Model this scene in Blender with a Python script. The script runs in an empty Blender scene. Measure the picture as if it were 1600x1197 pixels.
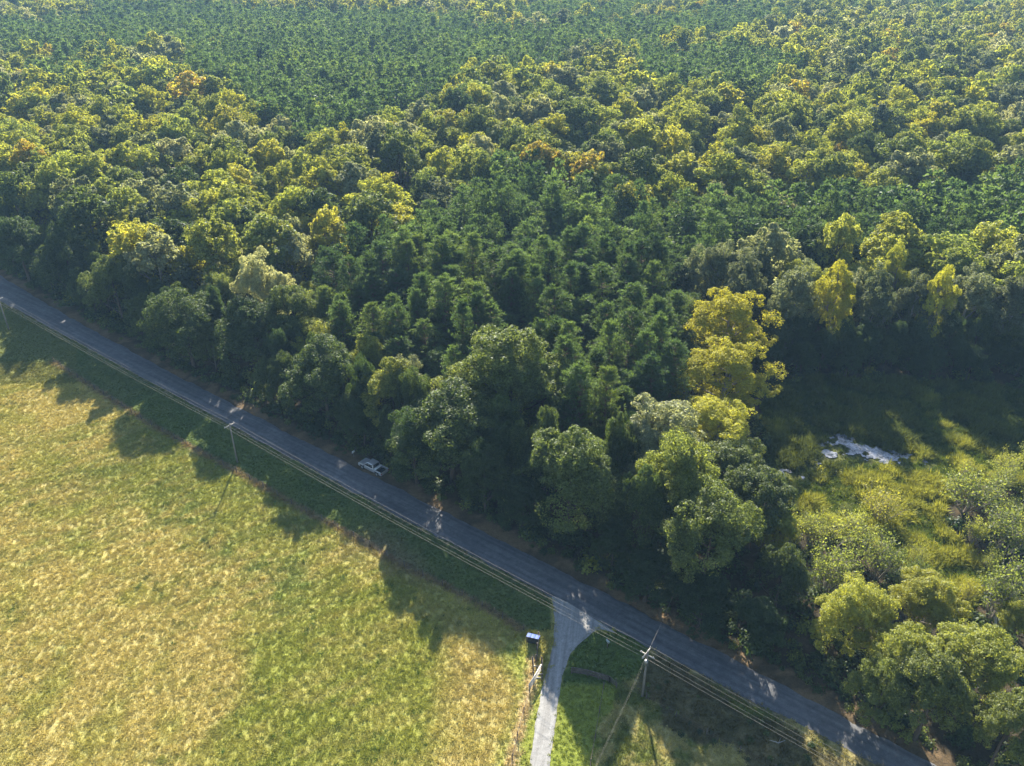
import bpy, bmesh, math, random
import numpy as np
from mathutils import Vector, Matrix

# ------------------------------------------------------------------ camera, sky, sun, exposure
SC = bpy.context.scene
COL = SC.collection
H = 86.0                      # drone height above the ground, metres
PITCH = math.radians(30.5)
FPX = 1270.0                  # focal length in pixels of a 1600 px wide picture
SUN_EL, SUN_AZ = math.radians(27.5), math.radians(-2.0)   # azimuth from +Y towards +X

cam_d = bpy.data.cameras.new('camera'); cam = bpy.data.objects.new('camera', cam_d); COL.objects.link(cam)
cam.location = (0, 0, H); cam.rotation_euler = (math.pi / 2 - PITCH, 0, 0)
cam_d.sensor_width = 36.0; cam_d.sensor_fit = 'HORIZONTAL'; cam_d.lens = FPX / 1600 * 36.0
cam_d.clip_start = 0.5; cam_d.clip_end = 30000
SC.camera = cam

W = bpy.data.worlds.new('World'); SC.world = W; W.use_nodes = True
wn = W.node_tree; wn.nodes.clear()
sky = wn.nodes.new('ShaderNodeTexSky'); sky.sky_type = 'NISHITA'; sky.sun_disc = False
sky.sun_elevation = SUN_EL; sky.sun_rotation = SUN_AZ
sky.air_density = 1.0; sky.dust_density = 0.6; sky.ozone_density = 1.2; sky.altitude = 100
bg = wn.nodes.new('ShaderNodeBackground'); bg.inputs['Strength'].default_value = 0.078
wo = wn.nodes.new('ShaderNodeOutputWorld')
wn.links.new(sky.outputs[0], bg.inputs[0]); wn.links.new(bg.outputs[0], wo.inputs[0])

sun_d = bpy.data.lights.new('sun', 'SUN'); sun = bpy.data.objects.new('sun', sun_d); COL.objects.link(sun)
sun_d.energy = 5.0; sun_d.angle = math.radians(0.53); sun_d.color = (1.0, 0.93, 0.80)
to_sun = Vector((math.sin(SUN_AZ) * math.cos(SUN_EL), math.cos(SUN_AZ) * math.cos(SUN_EL), math.sin(SUN_EL)))
sun.rotation_euler = (-to_sun).to_track_quat('-Z', 'Y').to_euler(); sun.location = (0, 300, 300)

SC.view_settings.view_transform = 'Standard'; SC.view_settings.look = 'None'
SC.view_settings.exposure = 1.8; SC.view_settings.gamma = 1.0; SC.view_settings.use_curve_mapping = False
SC.render.engine = 'CYCLES'
cy = SC.cycles
cy.max_bounces = 5; cy.diffuse_bounces = 3; cy.glossy_bounces = 2; cy.transmission_bounces = 4
cy.volume_bounces = 0; cy.transparent_max_bounces = 4; cy.caustics_reflective = False; cy.caustics_refractive = False
cy.use_adaptive_sampling = True; cy.adaptive_threshold = 0.02
cy.use_denoising = True
try:
    cy.denoiser = 'OPENIMAGEDENOISE'; cy.denoising_input_passes = 'RGB_ALBEDO_NORMAL'; cy.denoising_prefilter = 'ACCURATE'
except Exception:
    pass
cy.sample_clamp_indirect = 6.0

# ------------------------------------------------------------------ picture <-> ground, noise, polygons
SP, CP = math.sin(PITCH), math.cos(PITCH)
def P(x, y, z=0.0):
    """ground (or height z) point under a spot of the 1600 x 1197 photograph"""
    u, v = x - 800.0, y - 598.5
    t = (H - z) / (FPX * SP + v * CP)
    return np.array([u * t, (FPX * CP - v * SP) * t, z])
def mpp(x, y, z=0.0):
    return (H - z) / (FPX * SP + (y - 598.5) * CP)
def proj(X, Y, Z=0.0):
    d = np.maximum(Y * CP + (H - Z) * SP, 0.5); up = Y * SP - (H - Z) * CP
    return 800 + FPX * X / d, 598.5 - FPX * up / d

_NG = {}
def vnoise(x, y, seed=0):
    if seed not in _NG: _NG[seed] = np.random.RandomState(seed).rand(257, 257)
    r = _NG[seed]
    x = np.asarray(x, float); y = np.asarray(y, float)
    ix = np.floor(x).astype(int); iy = np.floor(y).astype(int)
    fx = x - ix; fy = y - iy
    fx = fx * fx * (3 - 2 * fx); fy = fy * fy * (3 - 2 * fy)
    a = r[ix % 257, iy % 257]; b = r[(ix + 1) % 257, iy % 257]
    c = r[ix % 257, (iy + 1) % 257]; d = r[(ix + 1) % 257, (iy + 1) % 257]
    return (a * (1 - fx) + b * fx) * (1 - fy) + (c * (1 - fx) + d * fx) * fy
def fbm(x, y, seed=0, o=3):
    s = 0; a = 1; t = 0
    for i in range(o):
        s = s + a * vnoise(np.asarray(x) * 2 ** i + 17.3 * i, np.asarray(y) * 2 ** i - 9.1 * i, seed + i); t += a; a *= .5
    return s / t
def sstep(a, b, x):
    t = np.clip((x - a) / (b - a), 0, 1); return t * t * (3 - 2 * t)
def inpoly(px, py, poly):
    px = np.asarray(px, float); py = np.asarray(py, float)
    r = np.zeros(px.shape, bool); n = len(poly); j = n - 1
    for i in range(n):
        xi, yi = poly[i]; xj, yj = poly[j]
        if yi != yj:
            r ^= ((yi > py) != (yj > py)) & (px < (xj - xi) * (py - yi) / (yj - yi) + xi)
        j = i
    return r
def softin(px, py, poly, rad=24):
    s = 0
    for k in range(12):
        a = k * 2.4; q = rad * math.sqrt((k + .5) / 12); s = s + inpoly(px + q * math.cos(a), py + q * math.sin(a), poly)
    return s / 12.0
def seg_dist(X, Y, pts):
    """distance to a polyline in the ground plane"""
    best = np.full(np.shape(X), 1e9)
    for (ax, ay), (bx, by) in zip(pts[:-1], pts[1:]):
        dx, dy = bx - ax, by - ay
        t = np.clip(((X - ax) * dx + (Y - ay) * dy) / (dx * dx + dy * dy + 1e-9), 0, 1)
        best = np.minimum(best, np.hypot(X - ax - t * dx, Y - ay - t * dy))
    return best

# ------------------------------------------------------------------ mesh helpers
def mesh_np(name, V, polys, mats=(), mat_idx=None, smooth=False):
    """polys: list of int arrays (n,3) / (n,4)"""
    me = bpy.data.meshes.new(name)
    V = np.asarray(V, np.float32)
    me.vertices.add(len(V)); me.vertices.foreach_set('co', V.ravel())
    polys = [np.asarray(p, np.int32) for p in polys if len(p)]
    nl = sum(p.size for p in polys); npoly = sum(len(p) for p in polys)
    me.loops.add(nl); me.polygons.add(npoly)
    me.loops.foreach_set('vertex_index', np.concatenate([p.ravel() for p in polys]))
    tot = np.concatenate([np.full(len(p), p.shape[1], np.int32) for p in polys])
    st = np.concatenate([[0], np.cumsum(tot)[:-1]]).astype(np.int32)
    me.polygons.foreach_set('loop_start', st)
    try: me.polygons.foreach_set('loop_total', tot)
    except Exception: pass
    for m in mats: me.materials.append(m)
    if mat_idx is not None: me.polygons.foreach_set('material_index', np.asarray(mat_idx, np.int32))
    if smooth: me.polygons.foreach_set('use_smooth', np.ones(npoly, bool))
    me.update(calc_edges=True); me.validate()
    return me
def link(name, me, parent=None, loc=None, **props):
    o = bpy.data.objects.new(name, me); COL.objects.link(o)
    if parent is not None: o.parent = parent
    if loc is not None: o.location = loc
    for k, v in props.items(): o[k] = v
    return o
def empty(name, loc, rz=0.0, **props):
    o = bpy.data.objects.new(name, None); COL.objects.link(o); o.empty_display_size = .3
    o.location = loc; o.rotation_euler = (0, 0, rz)
    for k, v in props.items(): o[k] = v
    return o
class MB:
    """collects boxes and tubes into one mesh"""
    def __init__(s): s.V = []; s.Q = []; s.T = []; s.n = 0
    def add(s, V, Q=(), T=()):
        s.V.append(np.asarray(V, float))
        if len(Q): s.Q.append(np.asarray(Q) + s.n)
        if len(T): s.T.append(np.asarray(T) + s.n)
        s.n += len(V); return s
    def box(s, c, size, R=None):
        h = np.array(size) / 2
        V = np.array([[x, y, z] for x in (-1, 1) for y in (-1, 1) for z in (-1, 1)]) * h
        if R is not None: V = V @ np.array(R).T
        return s.add(V + np.array(c), [[0, 1, 3, 2], [4, 6, 7, 5], [0, 4, 5, 1], [2, 3, 7, 6], [0, 2, 6, 4], [1, 5, 7, 3]])
    def bar(s, a, b, w, h):
        """rectangular bar from a to b"""
        a = np.array(a, float); b = np.array(b, float); d = b - a; L = np.linalg.norm(d); d /= L
        up = np.array([0, 0, 1.]) if abs(d[2]) < .95 else np.array([1., 0, 0])
        x = np.cross(d, up); x /= np.linalg.norm(x); z = np.cross(x, d)
        return s.box((a + b) / 2, (w, L, h), np.stack([x, d, z], 1))
    def tube(s, pts, rad, n=6, cap=True):
        pts = np.asarray(pts, float); m = len(pts); rad = np.broadcast_to(rad, (m,))
        tg = np.gradient(pts, axis=0); tg /= np.linalg.norm(tg, axis=1, keepdims=True) + 1e-9
        ref = np.array([0.31, 0.2, .93]) if abs(tg[:, 2]).mean() < .8 else np.array([1., .1, 0])
        x = np.cross(tg, ref); x /= np.linalg.norm(x, axis=1, keepdims=True) + 1e-9; y = np.cross(tg, x)
        a = np.arange(n) * 2 * np.pi / n
        V = (pts[:, None] + rad[:, None, None] * (np.cos(a)[None, :, None] * x[:, None] + np.sin(a)[None, :, None] * y[:, None])).reshape(-1, 3)
        Q = []
        for i in range(m - 1):
            for k in range(n): Q.append([i * n + k, i * n + (k + 1) % n, (i + 1) * n + (k + 1) % n, (i + 1) * n + k])
        T = []
        if cap:
            for k in range(1, n - 1): T += [[0, k + 1, k], [(m - 1) * n, (m - 1) * n + k, (m - 1) * n + k + 1]]
        return s.add(V, Q, T)
    def arrays(s):
        V = np.concatenate(s.V); P_ = []
        if s.Q: P_.append(np.concatenate(s.Q))
        if s.T: P_.append(np.concatenate(s.T))
        return V, P_
    def mesh(s, name, mat, smooth=False):
        V, P_ = s.arrays(); return mesh_np(name, V, P_, [mat], smooth=smooth)
    def build(s, name, mat, parent=None, smooth=False, bevel=0, **props):
        o = link(name, s.mesh(name, mat, smooth), parent, **props)
        if bevel:
            m = o.modifiers.new('bevel', 'BEVEL'); m.width = bevel; m.segments = 2; m.limit_method = 'ANGLE'
        return o

# ------------------------------------------------------------------ materials
def mat(name):
    m = bpy.data.materials.new(name); m.use_nodes = True; nt = m.node_tree; nt.nodes.clear()
    out = nt.nodes.new('ShaderNodeOutputMaterial'); return m, nt, out
def nd(nt, typ, **kw):
    n = nt.nodes.new(typ)
    for k, v in kw.items(): setattr(n, k, v)
    return n
def ramp(nt, stops, interp='LINEAR'):
    r = nt.nodes.new('ShaderNodeValToRGB'); r.color_ramp.interpolation = interp
    el = r.color_ramp.elements
    while len(el) < len(stops): el.new(0.5)
    for e, (p, c) in zip(el, stops): e.position = p; e.color = (*c, 1) if len(c) == 3 else c
    return r
def noise(nt, scale, detail=4, rough=.55, coord='Object', vec_scale=None):
    tc = nd(nt, 'ShaderNodeTexCoord'); n = nd(nt, 'ShaderNodeTexNoise')
    n.inputs['Scale'].default_value = scale; n.inputs['Detail'].default_value = detail; n.inputs['Roughness'].default_value = rough
    if vec_scale:
        mp = nd(nt, 'ShaderNodeMapping', vector_type='TEXTURE'); mp.inputs['Scale'].default_value = tuple(1 / v for v in vec_scale[:3])
        if len(vec_scale) > 3: mp.inputs['Rotation'].default_value = (0, 0, vec_scale[3])
        nt.links.new(tc.outputs[coord], mp.inputs[0]); nt.links.new(mp.outputs[0], n.inputs['Vector'])
    else: nt.links.new(tc.outputs[coord], n.inputs['Vector'])
    return n
def mixc(nt, a, b, fac, blend='MIX'):
    m = nd(nt, 'ShaderNodeMix', data_type='RGBA', blend_type=blend)
    for sock, v in ((m.inputs['Factor'], fac), (m.inputs['A'], a), (m.inputs['B'], b)):
        if isinstance(v, (int, float)): sock.default_value = v
        elif isinstance(v, tuple): sock.default_value = (*v, 1) if len(v) == 3 else v
        else: nt.links.new(v, sock)
    return m.outputs['Result']
def mth(nt, op, a, b=0.0, clamp=False):
    m = nd(nt, 'ShaderNodeMath', operation=op, use_clamp=clamp)
    for i, v in enumerate((a, b)):
        if isinstance(v, (int, float)): m.inputs[i].default_value = v
        else: nt.links.new(v, m.inputs[i])
    return m.outputs[0]

def foliage_mat(name, stops, transl=.55, tr_gain=(1.9, 1.8, 1.1), gloss=.02, rough=.5, island=.45):
    """leaf colour from the tree's own 'tint' (0..1), varied per tree and per leaf; leaves let light through"""
    m, nt, out = mat(name)
    at = nd(nt, 'ShaderNodeAttribute', attribute_type='INSTANCER', attribute_name='tint')
    oi = nd(nt, 'ShaderNodeObjectInfo'); ge = nd(nt, 'ShaderNodeNewGeometry')
    t = mth(nt, 'ADD', at.outputs['Fac'], mth(nt, 'MULTIPLY', mth(nt, 'SUBTRACT', ge.outputs['Random Per Island'], .5), .16), True)
    r = ramp(nt, stops); nt.links.new(t, r.inputs[0])
    val = mth(nt, 'ADD', mth(nt, 'MULTIPLY', oi.outputs['Random'], .3), .85)
    val = mth(nt, 'MULTIPLY', val, mth(nt, 'ADD', mth(nt, 'MULTIPLY', ge.outputs['Random Per Island'], island), 1 - island / 2))
    vm = nd(nt, 'ShaderNodeVectorMath', operation='SCALE'); nt.links.new(r.outputs[0], vm.inputs[0]); nt.links.new(val, vm.inputs['Scale'])
    d = nd(nt, 'ShaderNodeBsdfDiffuse'); nt.links.new(vm.outputs[0], d.inputs['Color'])
    tr = nd(nt, 'ShaderNodeBsdfTranslucent')
    vt = nd(nt, 'ShaderNodeVectorMath', operation='MULTIPLY'); nt.links.new(vm.outputs[0], vt.inputs[0]); vt.inputs[1].default_value = tr_gain
    nt.links.new(vt.outputs[0], tr.inputs['Color'])
    mx = nd(nt, 'ShaderNodeMixShader'); mx.inputs[0].default_value = transl
    nt.links.new(d.outputs[0], mx.inputs[1]); nt.links.new(tr.outputs[0], mx.inputs[2])
    gl = nd(nt, 'ShaderNodeBsdfGlossy'); gl.inputs['Roughness'].default_value = rough; gl.inputs['Color'].default_value = (.9, .95, .9, 1)
    m2 = nd(nt, 'ShaderNodeMixShader'); m2.inputs[0].default_value = gloss
    nt.links.new(mx.outputs[0], m2.inputs[1]); nt.links.new(gl.outputs[0], m2.inputs[2])
    nt.links.new(m2.outputs[0], out.inputs[0]); return m

M = {}
M['leaf'] = foliage_mat('broadleaf_leaves', [(0, (.024, .048, .017)), (.25, (.048, .078, .022)), (.5, (.125, .155, .038)), (.72, (.25, .27, .048)), (.88, (.29, .275, .036)), (1, (.34, .19, .04))])
M['grey_leaf'] = foliage_mat('greygreen_leaves', [(0, (.055, .075, .040)), (.5, (.165, .185, .095)), (1, (.33, .335, .185))])
M['yellow_leaf'] = foliage_mat('yellowing_leaves', [(0, (.24, .28, .090)), (.5, (.33, .34, .075)), (1, (.41, .36, .032))], tr_gain=(1.5, 1.45, .5), gloss=.008)
M['needle'] = foliage_mat('pine_needles', [(0, (.045, .078, .032)), (.5, (.086, .130, .044)), (1, (.155, .200, .055))], transl=.5, tr_gain=(1.5, 1.5, .8))
def grass_mat(name, transl=.4):
    m, nt, out = mat(name)
    at = nd(nt, 'ShaderNodeAttribute', attribute_type='INSTANCER', attribute_name='blade_colour')
    ge = nd(nt, 'ShaderNodeNewGeometry')
    val = mth(nt, 'ADD', mth(nt, 'MULTIPLY', ge.outputs['Random Per Island'], .44), .78)
    vm = nd(nt, 'ShaderNodeVectorMath', operation='SCALE'); nt.links.new(at.outputs['Color'], vm.inputs[0]); nt.links.new(val, vm.inputs['Scale'])
    d = nd(nt, 'ShaderNodeBsdfDiffuse'); tr = nd(nt, 'ShaderNodeBsdfTranslucent'); mx = nd(nt, 'ShaderNodeMixShader')
    vt = nd(nt, 'ShaderNodeVectorMath', operation='MULTIPLY'); nt.links.new(vm.outputs[0], vt.inputs[0]); vt.inputs[1].default_value = (1.25, 1.2, .8)
    nt.links.new(vm.outputs[0], d.inputs[0]); nt.links.new(vt.outputs[0], tr.inputs[0]); mx.inputs[0].default_value = transl
    nt.links.new(d.outputs[0], mx.inputs[1]); nt.links.new(tr.outputs[0], mx.inputs[2]); nt.links.new(mx.outputs[0], out.inputs[0]); return m
M['grass'] = grass_mat('grass_blades')

def simple(name, colour, rough=.7, metal=0, var=.25, scale=3.0, bump=0.0, spec=.4, vec_scale=None):
    m, nt, out = mat(name)
    b = nd(nt, 'ShaderNodeBsdfPrincipled'); n = noise(nt, scale, 5, .6, 'Object', vec_scale)
    r = ramp(nt, [(.3, tuple(c * (1 - var) for c in colour)), (.7, tuple(min(1, c * (1 + var)) for c in colour))])
    nt.links.new(n.outputs[0], r.inputs[0]); nt.links.new(r.outputs[0], b.inputs['Base Color'])
    b.inputs['Roughness'].default_value = rough; b.inputs['Metallic'].default_value = metal
    b.inputs['Specular IOR Level'].default_value = spec
    if bump:
        bp = nd(nt, 'ShaderNodeBump'); bp.inputs['Strength'].default_value = bump; bp.inputs['Distance'].default_value = .05
        nt.links.new(n.outputs[0], bp.inputs['Height']); nt.links.new(bp.outputs[0], b.inputs['Normal'])
    nt.links.new(b.outputs[0], out.inputs[0]); return m
M['bark'] = simple('brown_bark', (.085, .062, .045), .9, scale=4, bump=.4)
M['pine_bark'] = simple('pine_bark', (.12, .075, .05), .9, scale=4, bump=.4)
M['pale_bark'] = simple('pale_bark', (.24, .21, .17), .85, scale=4, bump=.3)
M['dead_wood'] = simple('dead_wood', (.34, .31, .27), .9, scale=5, bump=.3)
M['pole_wood'] = simple('weathered_pole_wood', (.17, .155, .135), .85, scale=6, vec_scale=(6, 6, .4))
M['arm_wood'] = simple('crossarm_wood', (.30, .28, .25), .7, scale=6)
M['fence_wood'] = simple('old_fence_wood', (.10, .08, .065), .9, scale=5, bump=.3)
M['plank_wood'] = simple('pale_plank_wood', (.45, .42, .38), .8, scale=4)
M['porcelain'] = simple('insulator_glaze', (.4, .4, .4), .25, var=.05)
M['wire'] = simple('aluminium_wire', (.26, .24, .20), .6, .3, var=.08)
M['fence_wire'] = simple('rusty_fence_wire', (.16, .12, .09), .7, .4)
M['steel'] = simple('galvanised_steel', (.26, .27, .28), .45, .8, var=.15)
M['paint_white'] = simple('silver_car_paint', (.58, .58, .60), .28, .7, var=.05, scale=1.5, spec=.6)
M['tyre'] = simple('tyre_rubber', (.02, .02, .021), .85, var=.2)
M['dark_plastic'] = simple('dark_plastic', (.022, .023, .026), .6, var=.2)
M['car_glass'] = simple('dark_car_glass', (.012, .015, .02), .06, 0, var=.05, spec=.8)
M['red_lens'] = simple('red_lens', (.35, .02, .02), .2, var=.1)
M['clear_lens'] = simple('clear_lens', (.7, .7, .68), .15, var=.05)
M['chrome'] = simple('chrome', (.6, .6, .6), .2, 1, var=.05)
M['blue_panel'] = simple('blue_panel', (.06, .11, .36), .65, .0, var=.12, scale=2, spec=.25)
M['sign_white'] = simple('sign_white', (.72, .72, .70), .5, var=.08)
M['box_grey'] = simple('mailbox_grey', (.33, .38, .36), .5, .3, var=.15)

def asphalt():
    m, nt, out = mat('worn_asphalt'); b = nd(nt, 'ShaderNodeBsdfPrincipled')
    big = noise(nt, .12, 5, .6); mid = noise(nt, 1.1, 6, .65); fine = noise(nt, 14, 3, .6)
    streak = noise(nt, 1.0, 4, .6, 'Object', (.06, 1.3, 1, math.radians(-36)))
    r = ramp(nt, [(.3, (.070, .074, .082)), (.7, (.115, .116, .122))]); nt.links.new(big.outputs[0], r.inputs[0])
    r2 = ramp(nt, [(.3, (.66, .66, .68)), (.68, (1.36, 1.34, 1.30))]); nt.links.new(streak.outputs[0], r2.inputs[0])
    r3 = ramp(nt, [(.3, (.7, .7, .7)), (.7, (1.28, 1.26, 1.24))]); nt.links.new(mid.outputs[0], r3.inputs[0])
    r4 = ramp(nt, [(.3, (.65, .65, .65)), (.7, (1.35, 1.35, 1.35))]); nt.links.new(fine.outputs[0], r4.inputs[0])
    c = mixc(nt, mixc(nt, mixc(nt, r.outputs[0], r2.outputs[0], 1.0, 'MULTIPLY'), r3.outputs[0], 1.0, 'MULTIPLY'), r4.outputs[0], .8, 'MULTIPLY')
    vo = nd(nt, 'ShaderNodeTexVoronoi', feature='DISTANCE_TO_EDGE'); vo.inputs['Scale'].default_value = .28
    wv = noise(nt, .6, 3); tc = nd(nt, 'ShaderNodeTexCoord')
    ad = nd(nt, 'ShaderNodeVectorMath', operation='ADD'); sc_ = nd(nt, 'ShaderNodeVectorMath', operation='SCALE'); sc_.inputs['Scale'].default_value = 3.0
    nt.links.new(wv.outputs['Color'], sc_.inputs[0]); nt.links.new(tc.outputs['Object'], ad.inputs[0]); nt.links.new(sc_.outputs[0], ad.inputs[1]); nt.links.new(ad.outputs[0], vo.inputs['Vector'])
    cr = ramp(nt, [(0, (.45, .45, .45)), (.012, (1, 1, 1))]); nt.links.new(vo.outputs['Distance'], cr.inputs[0])
    c = mixc(nt, c, cr.outputs[0], .6, 'MULTIPLY')
    nt.links.new(c, b.inputs['Base Color']); b.inputs['Roughness'].default_value = .85
    bp = nd(nt, 'ShaderNodeBump'); bp.inputs['Strength'].default_value = .35; bp.inputs['Distance'].default_value = .02
    nt.links.new(fine.outputs[0], bp.inputs['Height']); nt.links.new(bp.outputs[0], b.inputs['Normal'])
    nt.links.new(b.outputs[0], out.inputs[0]); return m
M['asphalt'] = asphalt()
def gravel():
    m, nt, out = mat('pale_gravel'); b = nd(nt, 'ShaderNodeBsdfPrincipled')
    streak = noise(nt, 1.0, 5, .6, 'Object', (.10, 1.8, 1, math.radians(81))); mid = noise(nt, 1.6, 6, .7); fine = noise(nt, 9, 3, .6)
    r = ramp(nt, [(.3, (.21, .20, .185)), (.7, (.35, .34, .32))]); nt.links.new(streak.outputs[0], r.inputs[0])
    r3 = ramp(nt, [(.3, (.78, .78, .78)), (.7, (1.15, 1.15, 1.15))]); nt.links.new(mid.outputs[0], r3.inputs[0])
    r4 = ramp(nt, [(.3, (.72, .72, .72)), (.7, (1.2, 1.2, 1.2))]); nt.links.new(fine.outputs[0], r4.inputs[0])
    c = mixc(nt, mixc(nt, r.outputs[0], r3.outputs[0], 1.0, 'MULTIPLY'), r4.outputs[0], .8, 'MULTIPLY')
    nt.links.new(c, b.inputs['Base Color']); b.inputs['Roughness'].default_value = .95
    bp = nd(nt, 'ShaderNodeBump'); bp.inputs['Strength'].default_value = .5; bp.inputs['Distance'].default_value = .03
    nt.links.new(fine.outputs[0], bp.inputs['Height']); nt.links.new(bp.outputs[0], b.inputs['Normal'])
    nt.links.new(b.outputs[0], out.inputs[0]); return m
M['gravel'] = gravel()
def ground_mat():
    m, nt, out = mat('soil_and_turf'); b = nd(nt, 'ShaderNodeBsdfPrincipled')
    at = nd(nt, 'ShaderNodeAttribute', attribute_type='GEOMETRY', attribute_name='soil')
    f1 = noise(nt, 1.4, 6, .7); f2 = noise(nt, 6.0, 4, .65)
    r1 = ramp(nt, [(.3, (.62, .64, .6)), (.7, (1.32, 1.3, 1.3))]); nt.links.new(f1.outputs[0], r1.inputs[0])
    r2 = ramp(nt, [(.3, (.62, .62, .62)), (.7, (1.35, 1.35, 1.35))]); nt.links.new(f2.outputs[0], r2.inputs[0])
    c = mixc(nt, mixc(nt, at.outputs['Color'], r1.outputs[0], .8, 'MULTIPLY'), r2.outputs[0], .8, 'MULTIPLY')
    nt.links.new(c, b.inputs['Base Color']); b.inputs['Roughness'].default_value = 1.0; b.inputs['Specular IOR Level'].default_value = .1
    bp = nd(nt, 'ShaderNodeBump'); bp.inputs['Strength'].default_value = .8; bp.inputs['Distance'].default_value = .25
    nt.links.new(f1.outputs[0], bp.inputs['Height']); nt.links.new(bp.outputs[0], b.inputs['Normal'])
    nt.links.new(b.outputs[0], out.inputs[0]); return m
M['ground'] = ground_mat()
def water_mat():
    m, nt, out = mat('still_water'); b = nd(nt, 'ShaderNodeBsdfPrincipled')
    fl = noise(nt, .9, 5, .65); fr = ramp(nt, [(.40, (.03, .032, .03)), (.60, (.26, .265, .29))]); nt.links.new(fl.outputs[0], fr.inputs[0]); nt.links.new(fr.outputs[0], b.inputs['Base Color'])  # pale film patches in the base colour stand in for bright sky reflection
    b.inputs['Roughness'].default_value = .05; b.inputs['IOR'].default_value = 1.4; b.inputs['Specular IOR Level'].default_value = 1.0
    n = noise(nt, 1.6, 3); bp = nd(nt, 'ShaderNodeBump'); bp.inputs['Strength'].default_value = .12; bp.inputs['Distance'].default_value = .05
    nt.links.new(n.outputs[0], bp.inputs['Height']); nt.links.new(bp.outputs[0], b.inputs['Normal']); nt.links.new(b.outputs[0], out.inputs[0]); return m
M['water'] = water_mat()

# ------------------------------------------------------------------ road and driveway lines
UP = [(50, 462), (100, 490), (150, 517), (200, 547), (250, 575), (330, 614), (425, 662), (500, 702), (575, 740), (650, 777), (725, 815), (800, 854), (875, 895), (950, 930), (1025, 967), (1100, 1006), (1175, 1045), (1250, 1082), (1325, 1122), (1382, 1160)]
LO = [(0, 470), (62, 502), (112, 530), (162, 557), (212, 585), (262, 612), (325, 645), (400, 684), (475, 727), (550, 767), (625, 806), (700, 847), (800, 902), (855, 930), (950, 982), (1025, 1015), (1100, 1052), (1175, 1095), (1250, 1132), (1325, 1172), (1370, 1197)]
up_w = np.array([P(*a)[:2] for a in UP]); lo_w = np.array([P(*a)[:2] for a in LO])
pu = np.polyfit(up_w[:, 0], up_w[:, 1], 3); pl = np.polyfit(lo_w[:, 0], lo_w[:, 1], 3)
def road_up(x):
    x = np.asarray(x, float); xa = np.clip(x, -150, 45)
    return np.polyval(pu, xa) + (x - xa) * np.polyval(np.polyder(pu), xa)
def road_lo(x):
    x = np.asarray(x, float); xa = np.clip(x, -150, 45)
    return np.polyval(pl, xa) + (x - xa) * np.polyval(np.polyder(pl), xa)
DL = [(862, 925), (865, 950), (866, 975), (865, 1005), (857, 1040), (847, 1075), (837, 1132), (827, 1197), (800, 1380)]
DR = [(965, 990), (935, 982), (912, 1000), (892, 1020), (885, 1040), (877, 1062), (870, 1112), (858, 1197), (835, 1380)]
dl_w = np.array([P(*a)[:2] for a in DL]); dr_w = np.array([P(*a)[:2] for a in DR])
drive_poly_px = DL + DR[::-1]
MARSH = [(1195, 600), (1260, 585), (1450, 595), (1640, 610), (1800, 640), (1800, 800), (1640, 770), (1500, 760), (1470, 800), (1500, 860), (1560, 905), (1500, 950), (1420, 890), (1350, 830), (1270, 830), (1215, 770), (1200, 700)]
FENCE = [(84, 566), (170, 622), (235, 664), (300, 700), (400, 755), (470, 795), (540, 832), (640, 890), (730, 935), (818, 985)]
fence_w = [tuple(P(*a)[:2]) for a in FENCE]
DRYL = [(833, 1030), (828, 1080), (817, 1120), (806, 1160), (799, 1197), (790, 1260)]
dry_w = [tuple(P(*a)[:2]) for a in DRYL]

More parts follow.
